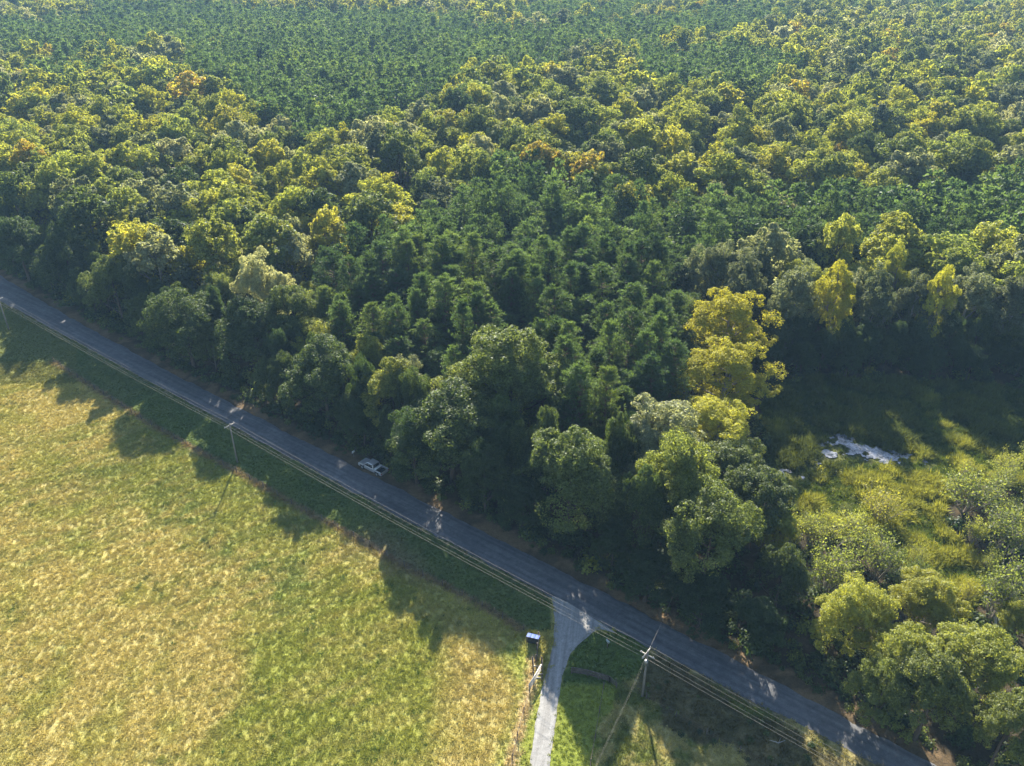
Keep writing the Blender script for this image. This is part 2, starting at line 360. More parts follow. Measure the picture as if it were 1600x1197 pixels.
# ------------------------------------------------------------------ ground colour map (surface colours, with tree shade painted on the lawn)
def lerp3(a, b, t): return a * (1 - t[:, None]) + np.asarray(b) * t[:, None]
def soil_colour(X, Y):
    """albedo of the ground at world X, Y (flat arrays) and a dict of cover masks"""
    px, py = proj(X, Y); near = Y > 10
    wx = X + 3.0 * (fbm(X * .15, Y * .15, 5) - .5) * 2; wy = Y + 3.0 * (fbm(X * .15, Y * .15, 9) - .5) * 2
    qx, qy = proj(wx, np.maximum(wy, 12))
    n1 = fbm(X * .07, Y * .07, 11, 4); n2 = fbm(X * .5, Y * .5, 21, 3)
    ca, sa = math.cos(.55), math.sin(.55)
    st = fbm((X * ca + Y * sa) * .16, (-X * sa + Y * ca) * .75, 31, 3)
    straw, green, lime, dkgreen = (.42, .35, .125), (.175, .205, .042), (.28, .28, .055), (.055, .088, .022)
    c = np.tile(np.array([.040, .034, .022]), (len(X), 1))                       # forest litter
    c = lerp3(c, (.075, .055, .032), sstep(.45, .65, n2))
    yu, yl = road_up(X), road_lo(X)
    below = Y < yl + .5
    # the hay field and the grass south of the road
    st2 = fbm((X * ca + Y * sa) * .5, (-X * sa + Y * ca) * 1.6, 35, 3)
    tan_ = softin(qx, qy, [(-200, 640), (120, 640), (330, 760), (430, 930), (400, 1090), (300, 1300), (-300, 1300)], 60)
    gmix = sstep(.38, .64, -.09 * tan_ + .46 * fbm(X * .035, Y * .035, 15, 3) + .24 * st + .30 * st2)
    f = np.tile(np.array(straw), (len(X), 1)); f = lerp3(f, green, gmix * .85)
    f = lerp3(f, lime, .5 * sstep(.45, .7, fbm(X * .22, Y * .22, 41)))
    gp = softin(qx, qy, [(420, 1000), (520, 905), (640, 900), (700, 960), (700, 1080), (640, 1240), (330, 1240), (380, 1080)])
    f = lerp3(f, (.235, .25, .045), gp * (.5 + .4 * sstep(.35, .65, st)))
    wb = softin(qx, qy, [(230, 770), (300, 780), (400, 840), (500, 890), (480, 930), (400, 930), (320, 870), (250, 810)])
    f = lerp3(f, (.13, .19, .04), wb * .6 * sstep(.45, .65, n2))
    sb = softin(qx, qy, [(650, 940), (760, 985), (800, 1040), (770, 1130), (720, 1260), (640, 1260), (690, 1100), (700, 1010)])
    f = lerp3(f, (.40, .32, .12), sb * .45)
    c = np.where((below & near)[:, None], f, c)
    mow = softin(qx, qy, [(790, 985), (840, 985), (850, 1060), (838, 1110), (810, 1280), (745, 1280), (785, 1150), (815, 1060)])
    c = lerp3(c, (.19, .225, .030), (mow * below) * .85)
    # the mown verge between the fence and the road
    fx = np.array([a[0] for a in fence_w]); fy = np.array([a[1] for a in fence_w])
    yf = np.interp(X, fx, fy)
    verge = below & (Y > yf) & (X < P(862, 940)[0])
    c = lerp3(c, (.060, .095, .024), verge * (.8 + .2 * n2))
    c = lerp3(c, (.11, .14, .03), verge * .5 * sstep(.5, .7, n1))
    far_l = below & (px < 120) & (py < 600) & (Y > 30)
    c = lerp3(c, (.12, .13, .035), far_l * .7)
    # ground right of the driveway
    rt = below & (X > np.interp(Y, dr_w[::-1, 1], dr_w[::-1, 0]) - .2)
    pas = np.tile(np.array([.36, .31, .12]), (len(X), 1)); pas = lerp3(pas, (.13, .15, .035), sstep(.4, .6, n2)); pas = lerp3(pas, (.16, .115, .06), .6 * sstep(.55, .7, n1))
    c = np.where(rt[:, None], pas, c)
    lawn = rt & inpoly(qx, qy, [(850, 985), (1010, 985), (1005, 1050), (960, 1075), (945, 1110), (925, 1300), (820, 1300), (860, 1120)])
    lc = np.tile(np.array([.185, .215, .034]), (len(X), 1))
    lc = lerp3(lc, (.07, .105, .024), (py < 1070) * .9)  # road end of the lawn darkened in its colour to imitate tree shade
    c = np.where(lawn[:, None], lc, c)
    brush = rt & inpoly(qx, qy, [(1010, 1030), (1110, 1070), (1330, 1190), (1420, 1260), (1200, 1260), (1080, 1150), (990, 1080)])
    c = lerp3(c, (.085, .070, .035), brush * .85)
    # litter strip on the wooded side, sandy shoulder on the field side
    du = (Y - yu)
    c = lerp3(c, (.17, .115, .062), ((du > -.5) & (du < 3.6)) * (.35 + .65 * sstep(.4, .6, n2)))
    dlo = yl - Y
    c = lerp3(c, (.23, .185, .115), ((dlo > -.4) & (dlo < .55)) * sstep(.35, .6, n2) * .8)
    # dry strips under the fences, bare earth at the poles
    dfe = seg_dist(X, Y, fence_w)
    c = lerp3(c, (.26, .175, .10), (1 - sstep(.15, .5 + .4 * n2, dfe)) * .85 * below)
    ddr = seg_dist(X, Y, dry_w)
    c = lerp3(c, (.50, .39, .21), (1 - sstep(.35, .65 + .5 * n2, ddr)) * .95 * below)
    pit = softin(qx, qy, [(545, 825), (600, 835), (655, 880), (690, 905), (660, 910), (600, 880), (550, 850)])
    c = lerp3(c, (.20, .15, .085), pit * .7 * below)
    # marsh
    ma = inpoly(qx, qy, MARSH) & (Y > yu + 4)
    mc = np.tile(np.array([.13, .14, .03]), (len(X), 1)); mc = lerp3(mc, (.07, .075, .025), sstep(.4, .6, n2))
    c = np.where(ma[:, None], mc, c)
    # clearing far away, top left
    clr = inpoly(px, py, [(15, -20), (110, -20), (105, 8), (30, 12)]) & (Y > 600)
    c = lerp3(c, (.34, .30, .14), clr * 1.0)
    return c, dict(below=below, verge=verge, rt=rt, lawn=lawn, brush=brush, marsh=ma, mow=mow > .5, px=px, py=py, du=du, dlo=dlo, dfe=dfe, ddr=ddr, clr=clr, far_l=far_l, wb=wb > .5, gp=gp > .5)

# one ground sheet, fine near the camera and coarse towards the horizon
def axis(lo, hi, step, far, g=1.35):
    a = list(np.arange(lo, hi + 1e-6, step)); s = step
    while a[-1] < far: s *= g; a.append(a[-1] + s)
    s = step
    while a[0] > -far: s *= g; a.insert(0, a[0] - s)
    return np.array(a)
gx = axis(-150, 125, .8, 7000); gy = axis(36, 225, .8, 7000)
GX, GY = np.meshgrid(gx, gy); gxf, gyf = GX.ravel(), GY.ravel()
soil, gm = soil_colour(gxf, gyf)
droad = np.where(gyf > road_up(gxf), gyf - road_up(gxf), np.where(gyf < road_lo(gxf), road_lo(gxf) - gyf, 0))
ddrv = np.where(inpoly(*proj(gxf, np.maximum(gyf, 12)), drive_poly_px), 0, np.minimum(seg_dist(gxf, gyf, dl_w), seg_dist(gxf, gyf, dr_w)))
flat = sstep(.8, 4, np.minimum(droad, ddrv))
def relief(X, Y): return .35 * (fbm(X * .05, Y * .05, 71, 3) - .5) + .14 * (fbm(X * .6, Y * .6, 75, 2) - .5)
gz = relief(gxf, gyf) * flat * (np.hypot(gxf, gyf) < 900)
gz = np.where(gm['marsh'], gz * .6 - .25, gz)
gz = np.where((droad < .8) | (ddrv < .6), np.minimum(gz, 0) - .03, gz)
nx, ny = len(gx), len(gy)
idx = np.arange(nx * ny).reshape(ny, nx)
quads = np.stack([idx[:-1, :-1], idx[:-1, 1:], idx[1:, 1:], idx[1:, :-1]], -1).reshape(-1, 4)
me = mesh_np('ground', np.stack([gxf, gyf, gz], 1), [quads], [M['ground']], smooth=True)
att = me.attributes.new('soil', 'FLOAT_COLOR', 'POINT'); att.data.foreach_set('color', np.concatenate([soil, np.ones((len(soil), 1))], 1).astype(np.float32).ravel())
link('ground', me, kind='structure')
def gz_at(X, Y):
    X = np.asarray(X, float); Y = np.asarray(Y, float)
    i = np.clip(np.searchsorted(gx, X) - 1, 0, nx - 2); j = np.clip(np.searchsorted(gy, Y) - 1, 0, ny - 2)
    tx = np.clip((X - gx[i]) / (gx[i + 1] - gx[i]), 0, 1); ty = np.clip((Y - gy[j]) / (gy[j + 1] - gy[j]), 0, 1)
    Z = gz.reshape(ny, nx)
    return (Z[j, i] * (1 - tx) + Z[j, i + 1] * tx) * (1 - ty) + (Z[j + 1, i] * (1 - tx) + Z[j + 1, i + 1] * tx) * ty

# road: a cambered strip with ragged edges
rx = np.arange(-260, 150, .5); k = 9
rows = []
e1 = (fbm(rx * .6, rx * 0, 81, 4) - .5) * .95; e2 = (fbm(rx * .6, rx * 0 + 40, 83, 4) - .5) * .95
for s in np.linspace(0, 1, k):
    y = (road_lo(rx) + e1) * (1 - s) + (road_up(rx) + e2) * s
    z = .035 + .07 * (1 - (2 * s - 1) ** 2) - (.03 if s in (0, 1) else 0)
    rows.append(np.stack([rx, y, np.full_like(rx, z)], 1))
RV = np.concatenate(rows); n_ = len(rx); ri = np.arange(k * n_).reshape(k, n_)
me = mesh_np('road', RV, [np.stack([ri[:-1, :-1], ri[:-1, 1:], ri[1:, 1:], ri[1:, :-1]], -1).reshape(-1, 4)], [M['asphalt']], smooth=True)
link('road', me, kind='structure')
# driveway: pale gravel lane flaring into the road
tt = np.linspace(0, 1, 120)
def resample(w):
    d = np.concatenate([[0], np.cumsum(np.hypot(*np.diff(w, axis=0).T))]); d /= d[-1]
    def ip(a):  # smooth interpolation
        return np.interp(tt, d, a)
    r = np.stack([ip(w[:, 0]), ip(w[:, 1])], 1)
    for _ in range(4): r[1:-1] = (r[:-2] + 2 * r[1:-1] + r[2:]) / 4
    return r
L_, R_ = resample(dl_w), resample(dr_w)
L_[:, 0] += (fbm(tt * 40, tt * 0, 91) - .5) * .3; R_[:, 0] += (fbm(tt * 40, tt * 0 + 30, 93) - .5) * .3
rows = []
for s in np.linspace(0, 1, 9):
    p = L_ * (1 - s) + R_ * s
    rows.append(np.concatenate([p, np.full((len(p), 1), .015 + .03 * (1 - (2 * s - 1) ** 2))], 1))
n_ = len(tt); ri = np.arange(9 * n_).reshape(9, n_)
me = mesh_np('driveway', np.concatenate(rows), [np.stack([ri[:-1, :-1], ri[1:, :-1], ri[1:, 1:], ri[:-1, 1:]], -1).reshape(-1, 4)], [M['gravel']], smooth=True)
link('driveway', me, kind='structure')
# open water in the marsh
POOLS = [[(1265, 706), (1290, 690), (1318, 678), (1345, 688), (1380, 700), (1420, 708), (1448, 716), (1438, 726), (1400, 724), (1350, 716), (1320, 708), (1290, 714)],
         [(1205, 738), (1240, 731), (1262, 734), (1250, 744), (1225, 746)], [(1255, 714), (1270, 710), (1282, 724), (1272, 728)], [(1575, 684), (1600, 690), (1596, 697), (1572, 692)]]
s_ = .3
x0, y0 = P(1195, 760)[:2]; X_, Y_ = np.meshgrid(np.arange(28, 92, s_), np.arange(92, 140, s_)); 
xf, yf_ = X_.ravel() + s_ / 2, Y_.ravel() + s_ / 2
qx, qy = proj(xf + 2.2 * (fbm(xf * .5, yf_ * .5, 101, 4) - .5), yf_ + 3.0 * (fbm(xf * .5, yf_ * .5, 105, 4) - .5))
wm = np.zeros(len(xf), bool)
for p_ in POOLS: wm |= inpoly(qx, qy, p_)
wm &= fbm(xf * .45, yf_ * .45, 111, 3) + .35 * (vnoise(xf * 1.1, yf_ * 1.1, 117) - .5) > .53
wi = np.where(wm)[0]
V = np.stack([np.stack([xf[wi] + a * s_ / 2, yf_[wi] + b * s_ / 2, gz_at(xf[wi], yf_[wi]) * 0 + .0], 1) for a, b in ((-1, -1), (1, -1), (1, 1), (-1, 1))], 1).reshape(-1, 3)
wz = float(np.median(gz_at(xf[wi], yf_[wi]))) + .12
V[:, 2] = wz
link('water', mesh_np('water', V, [np.arange(len(V)).reshape(-1, 4)], [M['water']]), kind='structure')
water_pts = np.stack([xf[wi], yf_[wi]], 1)

# ------------------------------------------------------------------ tree meshes
def rdir(r, n):
    v = r.normal(size=(n, 3)); return v / np.linalg.norm(v, axis=1, keepdims=True)
def leaf_quads(r, C, N, size, width=.62, fold=.12):
    n = len(C); a = rdir(r, n); t = np.cross(N, a); t /= np.linalg.norm(t, axis=1, keepdims=True) + 1e-9; b = np.cross(N, t)
    s = (size * r.uniform(.65, 1.35, n))[:, None]
    V = np.stack([C - t * s, C + b * s * width + N * s * fold, C + t * s, C - b * s * width + N * s * fold], 1).reshape(-1, 3)
    return V, np.arange(4 * n).reshape(-1, 4)
def broad_tree(seed, h, R, bf, ncl, nsub, nleaf, size, shape=1.0, cl=(.26, .42), core=.08, upright=.0, limbs=8, tb=.9):
    r = np.random.RandomState(seed); rz = (1 - bf) / 2 * h; zc = (1 + bf) / 2 * h
    d = rdir(r, ncl * 2); d = d[np.argsort(-(d[:, 2] + r.uniform(-tb, tb, len(d))))[:ncl]]
    rad = r.uniform(.42, .90, ncl)[:, None]
    lop = 1 + .22 * np.sin(np.arctan2(d[:, 1], d[:, 0]) * r.randint(2, 4) + r.uniform(0, 6))[:, None]
    cc = d * rad * np.array([R, R, rz]) * np.where(np.arange(3) < 2, lop, 1)
    cc[:, :2] *= (1 + shape * .18 * -np.sign(cc[:, 2:]) * np.abs(cc[:, 2:] / rz) ** 1.0)
    cc[:, 2] += zc
    cr = R * r.uniform(*cl, ncl)
    nn = ncl * nsub
    ci = np.repeat(np.arange(ncl), nsub)
    outw = cc - np.array([0, 0, zc - .25 * rz]); outw /= np.linalg.norm(outw, axis=1, keepdims=True) + 1e-9
    sd = rdir(r, nn * 3); cand = np.tile(ci, 3)
    ok = (sd * outw[cand]).sum(1) + .5 * sd[:, 2] > -.35
    sd, cand = sd[ok][:nn], cand[ok][:nn]
    sc_ = cc[cand] + sd * (cr[cand] * r.uniform(.6, .95, len(cand)))[:, None] * np.array([1, 1, .8 + upright])
    sr = cr[cand] * r.uniform(.26, .48, len(cand))
    li = np.repeat(np.arange(len(sc_)), nleaf); ld = rdir(r, len(li))
    od = sd[li]; ld = ld + .55 * od + np.array([0, 0, .25]); ld /= np.linalg.norm(ld, axis=1, keepdims=True)
    C = sc_[li] + ld * (sr[li] * r.uniform(.55, 1.1, len(li)))[:, None]
    N = ld * .8 + rdir(r, len(li)) * .65 + np.array([0, 0, .25])
    nc = int(len(C) * core)
    k_ = r.randint(0, ncl, nc); C2 = cc[k_] + rdir(r, nc) * (cr[k_] * r.uniform(0, .75, nc))[:, None]; N2 = rdir(r, nc)
    C = np.concatenate([C, C2]); N = np.concatenate([N, N2]); N /= np.linalg.norm(N, axis=1, keepdims=True)
    keep = C[:, 2] > .15; C, N = C[keep], N[keep]
    V, Q = leaf_quads(r, C, N, size)
    t = MB(); top = h * .8; n_ = 7; zz = np.linspace(-.3, top, n_); wob = np.cumsum(r.normal(0, .12, (n_, 2)), 0) * (zz[:, None] > 0)
    rr = h * .020 * (1 - .85 * np.linspace(0, 1, n_)) ; rr[0] *= 1.5
    t.tube(np.column_stack([wob, zz]), rr, 7)
    for i in r.choice(ncl, min(limbs, ncl), replace=False):
        e = cc[i]; z0 = np.clip(e[2] - np.hypot(e[0], e[1]) * r.uniform(.7, 1.2), h * .12, top * .9)
        a = np.array([np.interp(z0, zz, wob[:, 0]), np.interp(z0, zz, wob[:, 1]), z0])
        mid = (a + e) / 2 + np.array([0, 0, -.06 * h * r.uniform(0, 1)])
        t.tube([a, mid, e, e + (e - mid) * .35], [h * .008, h * .006, h * .0035, h * .0015], 5, False)
    return (V, [Q]), t.arrays()
def pine_tree(seed, h, R, bf, step, nb, ntuft, nblade, bl, bw, limbs=True):
    r = np.random.RandomState(seed); zb = bf * h
    zs = np.arange(zb, h * .985, step); C = []; D = []; t = MB(); n_ = 6
    zz = np.linspace(-.3, h * .97, n_); wob = np.cumsum(r.normal(0, .07, (n_, 2)), 0); t.tube(np.column_stack([wob, zz]), np.linspace(h * .013, h * .002, n_), 6)
    ax = lambda z: np.array([np.interp(z, zz, wob[:, 0]), np.interp(z, zz, wob[:, 1]), z])
    for z in zs:
        u = (z - zb) / (h - zb); prof = (np.clip(u / .25, .4, 1)) * (1 - u ** 3.0) ** .7 + .05
        for k_ in range(r.poisson(nb) + 1):
            a = r.uniform(0, 2 * np.pi); L = R * prof * r.uniform(.6, 1.12); up = r.uniform(.05, .5) + .5 * u
            dr = np.array([math.cos(a), math.sin(a), up]); dr /= np.linalg.norm(dr); b0 = ax(z)
            if limbs and L > .8: t.tube([b0, b0 + dr * L * .92], [.05, .015], 3, False)
            for q in np.linspace(.42, 1.0, ntuft):
                side = np.array([-math.sin(a), math.cos(a), 0]) * r.normal(0, .16) * L * q
                C.append(b0 + dr * L * q * r.uniform(.9, 1.08) + side); D.append(dr * .8 + np.array([0, 0, .55]))
    C.append(ax(h * .97)); D.append(np.array([0, 0, 1.]))
    C = np.array(C); D = np.array(D); n = len(C); li = np.repeat(np.arange(n), nblade)
    d = D[li] * .75 + rdir(r, len(li)) * 1.0; d /= np.linalg.norm(d, axis=1, keepdims=True)
    s = np.cross(d, rdir(r, len(li))); s /= np.linalg.norm(s, axis=1, keepdims=True) + 1e-9
    L = (bl * r.uniform(.6, 1.25, len(li)))[:, None]; c = C[li] + rdir(r, len(li)) * .10
    V = np.stack([c - s * bw * .25, c + d * L * .6 + s * bw * .5, c + d * L, c + d * L * .55 - s * bw * .5], 1).reshape(-1, 3)
    return (V, [np.arange(len(V)).reshape(-1, 4)]), t.arrays()
def twig_shrub(seed, h, R, nst, nleaf, size):
    """loose multi-stemmed shrub, many bare twigs, few leaves"""
    r = np.random.RandomState(seed); t = MB(); C = []
    for i in range(nst):
        a = r.uniform(0, 6.28); lean = r.uniform(.05, .9) * R; hh = h * r.uniform(.65, 1)
        e = np.array([math.cos(a) * lean, math.sin(a) * lean, hh]); b = e * np.array([.12, .12, 0]); m_ = (b + e) / 2 + np.array([*r.normal(0, .15 * R, 2), h * .05])
        t.tube([b, m_, e], [.07, .045, .015], 4, False)
        for j in range(7):
            f_ = r.uniform(.35, .95); p0 = (m_ + (e - m_) * (f_ - .5) * 2) if f_ > .5 else b + (m_ - b) * f_ * 2
            dd = rdir(r, 1)[0] * np.array([1, 1, .5]) + np.array([0, 0, .7]); p1 = p0 + dd * r.uniform(.5, 1.2) * h * .22
            t.tube([p0, (p0 + p1) / 2 + r.normal(0, .08, 3), p1], [.025, .018, .008], 3, False)
            for q in range(3):
                p2 = p1 + (rdir(r, 1)[0] + np.array([0, 0, .5])) * h * .09; t.tube([p0 + (p1 - p0) * r.uniform(.4, 1), p2], [.014, .006], 3, False); C.append(p2)
            C.append(p1)
    C = np.array(C); li = r.randint(0, len(C), nleaf); c = C[li] + r.normal(0, .05 * h, (nleaf, 3)); c[:, 2] = np.maximum(c[:, 2], .1)
    V, Q = leaf_quads(r, c, rdir(r, nleaf), size); return (V, [Q]), t.arrays()

# ---- prototypes: (crown mesh, trunk mesh, nominal height, nominal radius)
def proto(kind, gen, cm, tm, h, R):
    (cv, cq), (tv, tq) = gen
    return dict(crown=mesh_np(kind + '_crown', cv, cq, [cm]), trunk=mesh_np(kind + '_trunk', tv, tq, [tm], smooth=True), h=h, R=R, raw=(cv, cq, tv, tq))
PR = {}
PR['edge'] = [proto('edge_broadleaf', broad_tree(10 + i, 16, 6.2, .03, 54, 12, 84, .122, cl=(.18, .38), shape=.5), M['leaf'], M['bark'], 16, 6.2) for i in range(3)]
PR['broad'] = [proto('broadleaf', broad_tree(20 + i, 17, 5.6, .24, 46, 11, 84, .12, cl=(.18, .40)), M['leaf'], M['bark'], 17, 5.6) for i in range(3)]
PR['grey'] = [proto('greygreen', broad_tree(30 + i, 18, 5.2, .06, 48, 11, 70, .118, cl=(.20, .32), upright=.2), M['grey_leaf'], M['pale_bark'], 18, 5.2) for i in range(2)]
PR['yellow'] = [proto('yellowing', broad_tree(40 + i, 18, 5.0, .10, 56, 11, 60, .115, cl=(.20, .34), core=.05, limbs=16, tb=2.5), M['yellow_leaf'], M['pale_bark'], 18, 5.0) for i in range(3)]
PR['pine'] = [proto('pine', pine_tree(50 + i, 16, 2.9, .22, .40, 4.6, 4, 15, .50, .085), M['needle'], M['pine_bark'], 16, 2.9) for i in range(4)]
PR['twig'] = [proto('twiggy', twig_shrub(60 + i, 6, 3.0, 14, 2200, .12), M['leaf'], M['pale_bark'], 6, 3.0) for i in range(3)]
PR['mid_broad'] = [proto('mid_broadleaf', broad_tree(70 + i, 17, 5.4, .15, 42, 9, 28, .225, cl=(.17, .36), limbs=4), M['leaf'], M['bark'], 17, 5.4) for i in range(4)]
PR['mid_grey'] = [proto('mid_greygreen', broad_tree(75 + i, 17, 5.2, .15, 42, 9, 26, .215, cl=(.16, .32), limbs=4), M['grey_leaf'], M['pale_bark'], 17, 5.2) for i in range(2)]
PR['mid_yellow'] = [proto('mid_yellowing', broad_tree(80 + i, 18, 4.8, .15, 42, 9, 26, .22, cl=(.18, .34), limbs=6, tb=2.0), M['yellow_leaf'], M['pale_bark'], 18, 4.8) for i in range(3)]
PR['mid_pine'] = [proto('mid_pine', pine_tree(90 + i, 16, 2.8, .28, .55, 4.2, 3, 8, .70, .17, False), M['needle'], M['pine_bark'], 16, 2.8) for i in range(4)]
far_broad = [broad_tree(100 + i, 16, 5.2, .12, 26, 6, 13, .42, cl=(.18, .38), limbs=0, tb=1.4) for i in range(5)]
far_pine = [pine_tree(110 + i, 16, 2.9, .35, .9, 3.4, 2, 5, 1.0, .45, False) for i in range(4)]

# ------------------------------------------------------------------ where the trees stand
PINE1 = [(500, 470), (520, 425), (640, 385), (720, 320), (800, 280), (880, 300), (1000, 345), (1200, 335), (1400, 320), (1620, 305), (1900, 300), (1900, 430), (1620, 420), (1400, 405), (1210, 405), (1060, 445), (1050, 600), (1020, 680), (930, 660), (850, 650), (800, 620), (700, 600), (600, 560), (520, 530)]
PINE2 = [(-400, 60), (-400, 20), (0, 15), (150, 12), (330, 22), (480, 30), (620, 32), (760, 40), (880, 10), (1000, -5), (1700, -5), (1700, 20), (1300, 25), (1180, 50), (1000, 95), (900, 90), (860, 120), (740, 130), (690, 170), (620, 205), (560, 222), (500, 245), (420, 205), (350, 140), (240, 120), (160, 130), (100, 145), (0, 110)]
SCRUB = [(1240, 770), (1330, 800), (1500, 745), (1700, 730), (1800, 960), (1480, 965), (1400, 925), (1270, 900), (1215, 830)]
LOWR = [(1225, 850), (1800, 740), (1800, 1400), (1400, 1400), (1240, 1050)]
CORR = [(1215, 690), (1450, 690), (1490, 790), (1560, 900), (1490, 910), (1400, 810), (1330, 770), (1230, 775)]
PINE3 = [(980, 100), (1160, 90), (1250, 120), (1180, 160), (1000, 150)]
MANUAL = [  # photo x, y of the crown's middle, crown width in px, kind, height m, tint, label
    (28, 395, 105, 'edge', 17, .22, 'dark roadside tree where the road enters the frame, beside the left edge'),
    (105, 415, 100, 'edge', 17, .30, 'second dark roadside tree along from where the road enters the frame'),
    (182, 452, 100, 'edge', 16, .42, 'pale olive rounded roadside tree standing over the dappled stretch of road'),
    (225, 495, 62, 'edge', 10, .40, 'small bushy tree in front of the pale olive roadside tree'),
    (292, 520, 125, 'edge', 16, .30, 'broad green roadside tree with its crown reaching down to the litter verge'),
    (395, 535, 122, 'edge', 17, .26, 'dark green billowing roadside tree just above the first utility pole'),
    (345, 470, 70, 'broad', 16, .50, 'yellow green tree tucked behind the two billowing roadside trees'),
    (505, 598, 135, 'edge', 16, .30, 'dense round olive green oak standing alone against the road'),
    (455, 535, 75, 'broad', 15, .34, 'narrow green tree squeezed behind the dense round roadside oak'),
    (612, 625, 110, 'edge', 15, .62, 'yellow green topped tree directly behind the parked pickup'),
    (640, 600, 80, 'grey', 16, .5, 'silvery grey green crown rising beside the yellow green tree behind the pickup'),
    (705, 682, 180, 'edge', 17, .34, 'very wide olive roadside tree between the pickup and the dead snag'),
    (648, 700, 95, 'edge', 14, .16, 'dark leafy tree hanging over the verge behind the pickup'),
    (895, 762, 182, 'edge', 18.5, .40, 'huge pale olive roadside tree above the driveway junction'),
    (815, 790, 90, 'edge', 9, .14, 'low dark tree in the shade below the dead snag'),
    (1002, 812, 92, 'edge', 17, .26, 'compact round green tree between the huge olive tree and the bright green tree'),
    (1112, 842, 160, 'broad', 19.5, .46, 'bright fresh green tall tree across the road from the second pole'),
    (1010, 905, 90, 'edge', 8, .12, 'low dark roadside tree opposite the driveway mouth'),
    (1095, 945, 100, 'edge', 8, .12, 'low dark roadside tree at the foot of the bright green tree'),
    (1185, 975, 95, 'edge', 8, .16, 'low dark roadside tree halfway between junction and lower right corner'),
    (1140, 752, 150, 'edge', 13, .42, 'olive tree below the rounded yellow crown at the marsh edge'),
    (1125, 676, 152, 'yellow', 16, .62, 'rounded golden yellow crown low at the marsh edge, nearest of the yellow trees'),
    (1130, 585, 150, 'yellow', 19, .72, 'big golden yellow tree with pale bare trunks below its crown'),
    (1132, 510, 140, 'yellow', 22, .78, 'tallest golden yellow tree, rising directly behind the big golden one'),
    (1075, 600, 60, 'twig', 8, .55, 'thin half bare grey tree at the left foot of the big golden tree'),
    (1305, 468, 76, 'yellow', 23, .68, 'tall slim golden tree in the dark wall of trees behind the marsh'),
    (1240, 470, 92, 'grey', 21.5, .35, 'rounded grey green tree left of the tall slim golden tree'),
    (1365, 475, 72, 'grey', 21, .12, 'dark grey green tree right of the tall slim golden tree'),
    (1395, 438, 50, 'yellow', 22, .45, 'small yellow green crown peeping up behind the marsh wall of trees'),
    (1432, 478, 74, 'grey', 20, .22, 'dark grey green tree left of the small golden crown behind the marsh'),
    (1461, 476, 60, 'yellow', 22, .6, 'small golden crown between two grey green trees behind the marsh'),
    (1512, 472, 115, 'grey', 22, .35, 'widest grey green tree in the wall behind the marsh'),
    (1582, 484, 84, 'grey', 21, .25, 'grey green tree of the marsh wall at the right edge of the frame'),
    (1335, 975, 125, 'edge', 12, .74, 'bright yellow green roadside tree below the marsh scrub'),
    (1445, 940, 120, 'broad', 11, .78, 'olive yellow tree at the lower end of the marsh'),
    (1425, 1040, 125, 'broad', 13, .68, 'airy olive tree behind the sunlit patch of road'),
    (1525, 1035, 140, 'broad', 13, .68, 'broad airy olive tree right of the marsh end, below the bare trunks'),
    (1392, 1110, 95, 'edge', 10, .50, 'small green tree leaning over the dappled road at lower right'),
    (1480, 1135, 145, 'broad', 13, .56, 'large dark olive tree overhanging the road in the lower right corner'),
    (1575, 1140, 120, 'broad', 13, .54, 'green tree filling the lower right corner of the frame'),
    (1222, 905, 90, 'edge', 11, .36, 'dusky green tree left of the marsh scrub above the road'),
    (1270, 835, 70, 'twig', 6, .62, 'pale twiggy shrub at the left rim of the marsh'),
    (1295, 900, 95, 'twig', 8, .52, 'large half bare shrub between the road trees and the marsh'),
    (1378, 795, 80, 'twig', 5, .82, 'golden leafy shrub standing in the middle of the marsh'),
    (1330, 835, 80, 'twig', 6, .66, 'straw coloured twiggy shrub below the golden marsh shrub'),
    (1375, 880, 85, 'twig', 7, .50, 'grey brown nearly bare shrub at the lower marsh edge'),
    (1515, 775, 105, 'twig', 7, .55, 'dark stemmed bare shrub at the right side of the marsh'),
    (1575, 840, 110, 'twig', 8, .50, 'brown twiggy shrub mass at the right edge beside the marsh'),
    (1560, 930, 90, 'twig', 10, .48, 'bare pale trunked tree right of the lower marsh'),
    (758, 748, 78, 'edge', 13, .24, 'added dark green tree shading the road just left of the dead snag'),  # put in to close a sun gap over the road
    (775, 690, 85, 'edge', 16, .3, 'added dusky tree shading the road from directly behind the dead snag'),  # added to block sun patches on the road
    (850, 715, 78, 'edge', 17, .32, 'added tall dark green tree shading the driveway, left behind the huge pale olive tree'),  # added so that its shadow reaches along the driveway
    (965, 735, 80, 'edge', 19, .30, 'tall green tree right behind the huge pale olive tree'),
    (1215, 830, 70, 'broad', 10, .72, 'small yellow flecked tree beside the olive tree at the marsh'),
]
rng = np.random.RandomState(7)
NAMES = {'edge': 'broadleaf_tree', 'broad': 'broadleaf_tree', 'grey': 'greygreen_tree', 'yellow': 'yellow_tree', 'pine': 'pine_tree', 'twig': 'twiggy_shrub'}
GROUPS = {'broadleaf_tree': 'broadleaf trees of the wood', 'greygreen_tree': 'grey green trees of the wood', 'yellow_tree': 'yellow trees of the wood', 'pine_tree': 'pines of the plantation', 'twiggy_shrub': 'twiggy shrubs around the marsh'}
CATS = {'broadleaf_tree': 'tree', 'greygreen_tree': 'tree', 'yellow_tree': 'tree', 'pine_tree': 'pine tree', 'twiggy_shrub': 'shrub'}
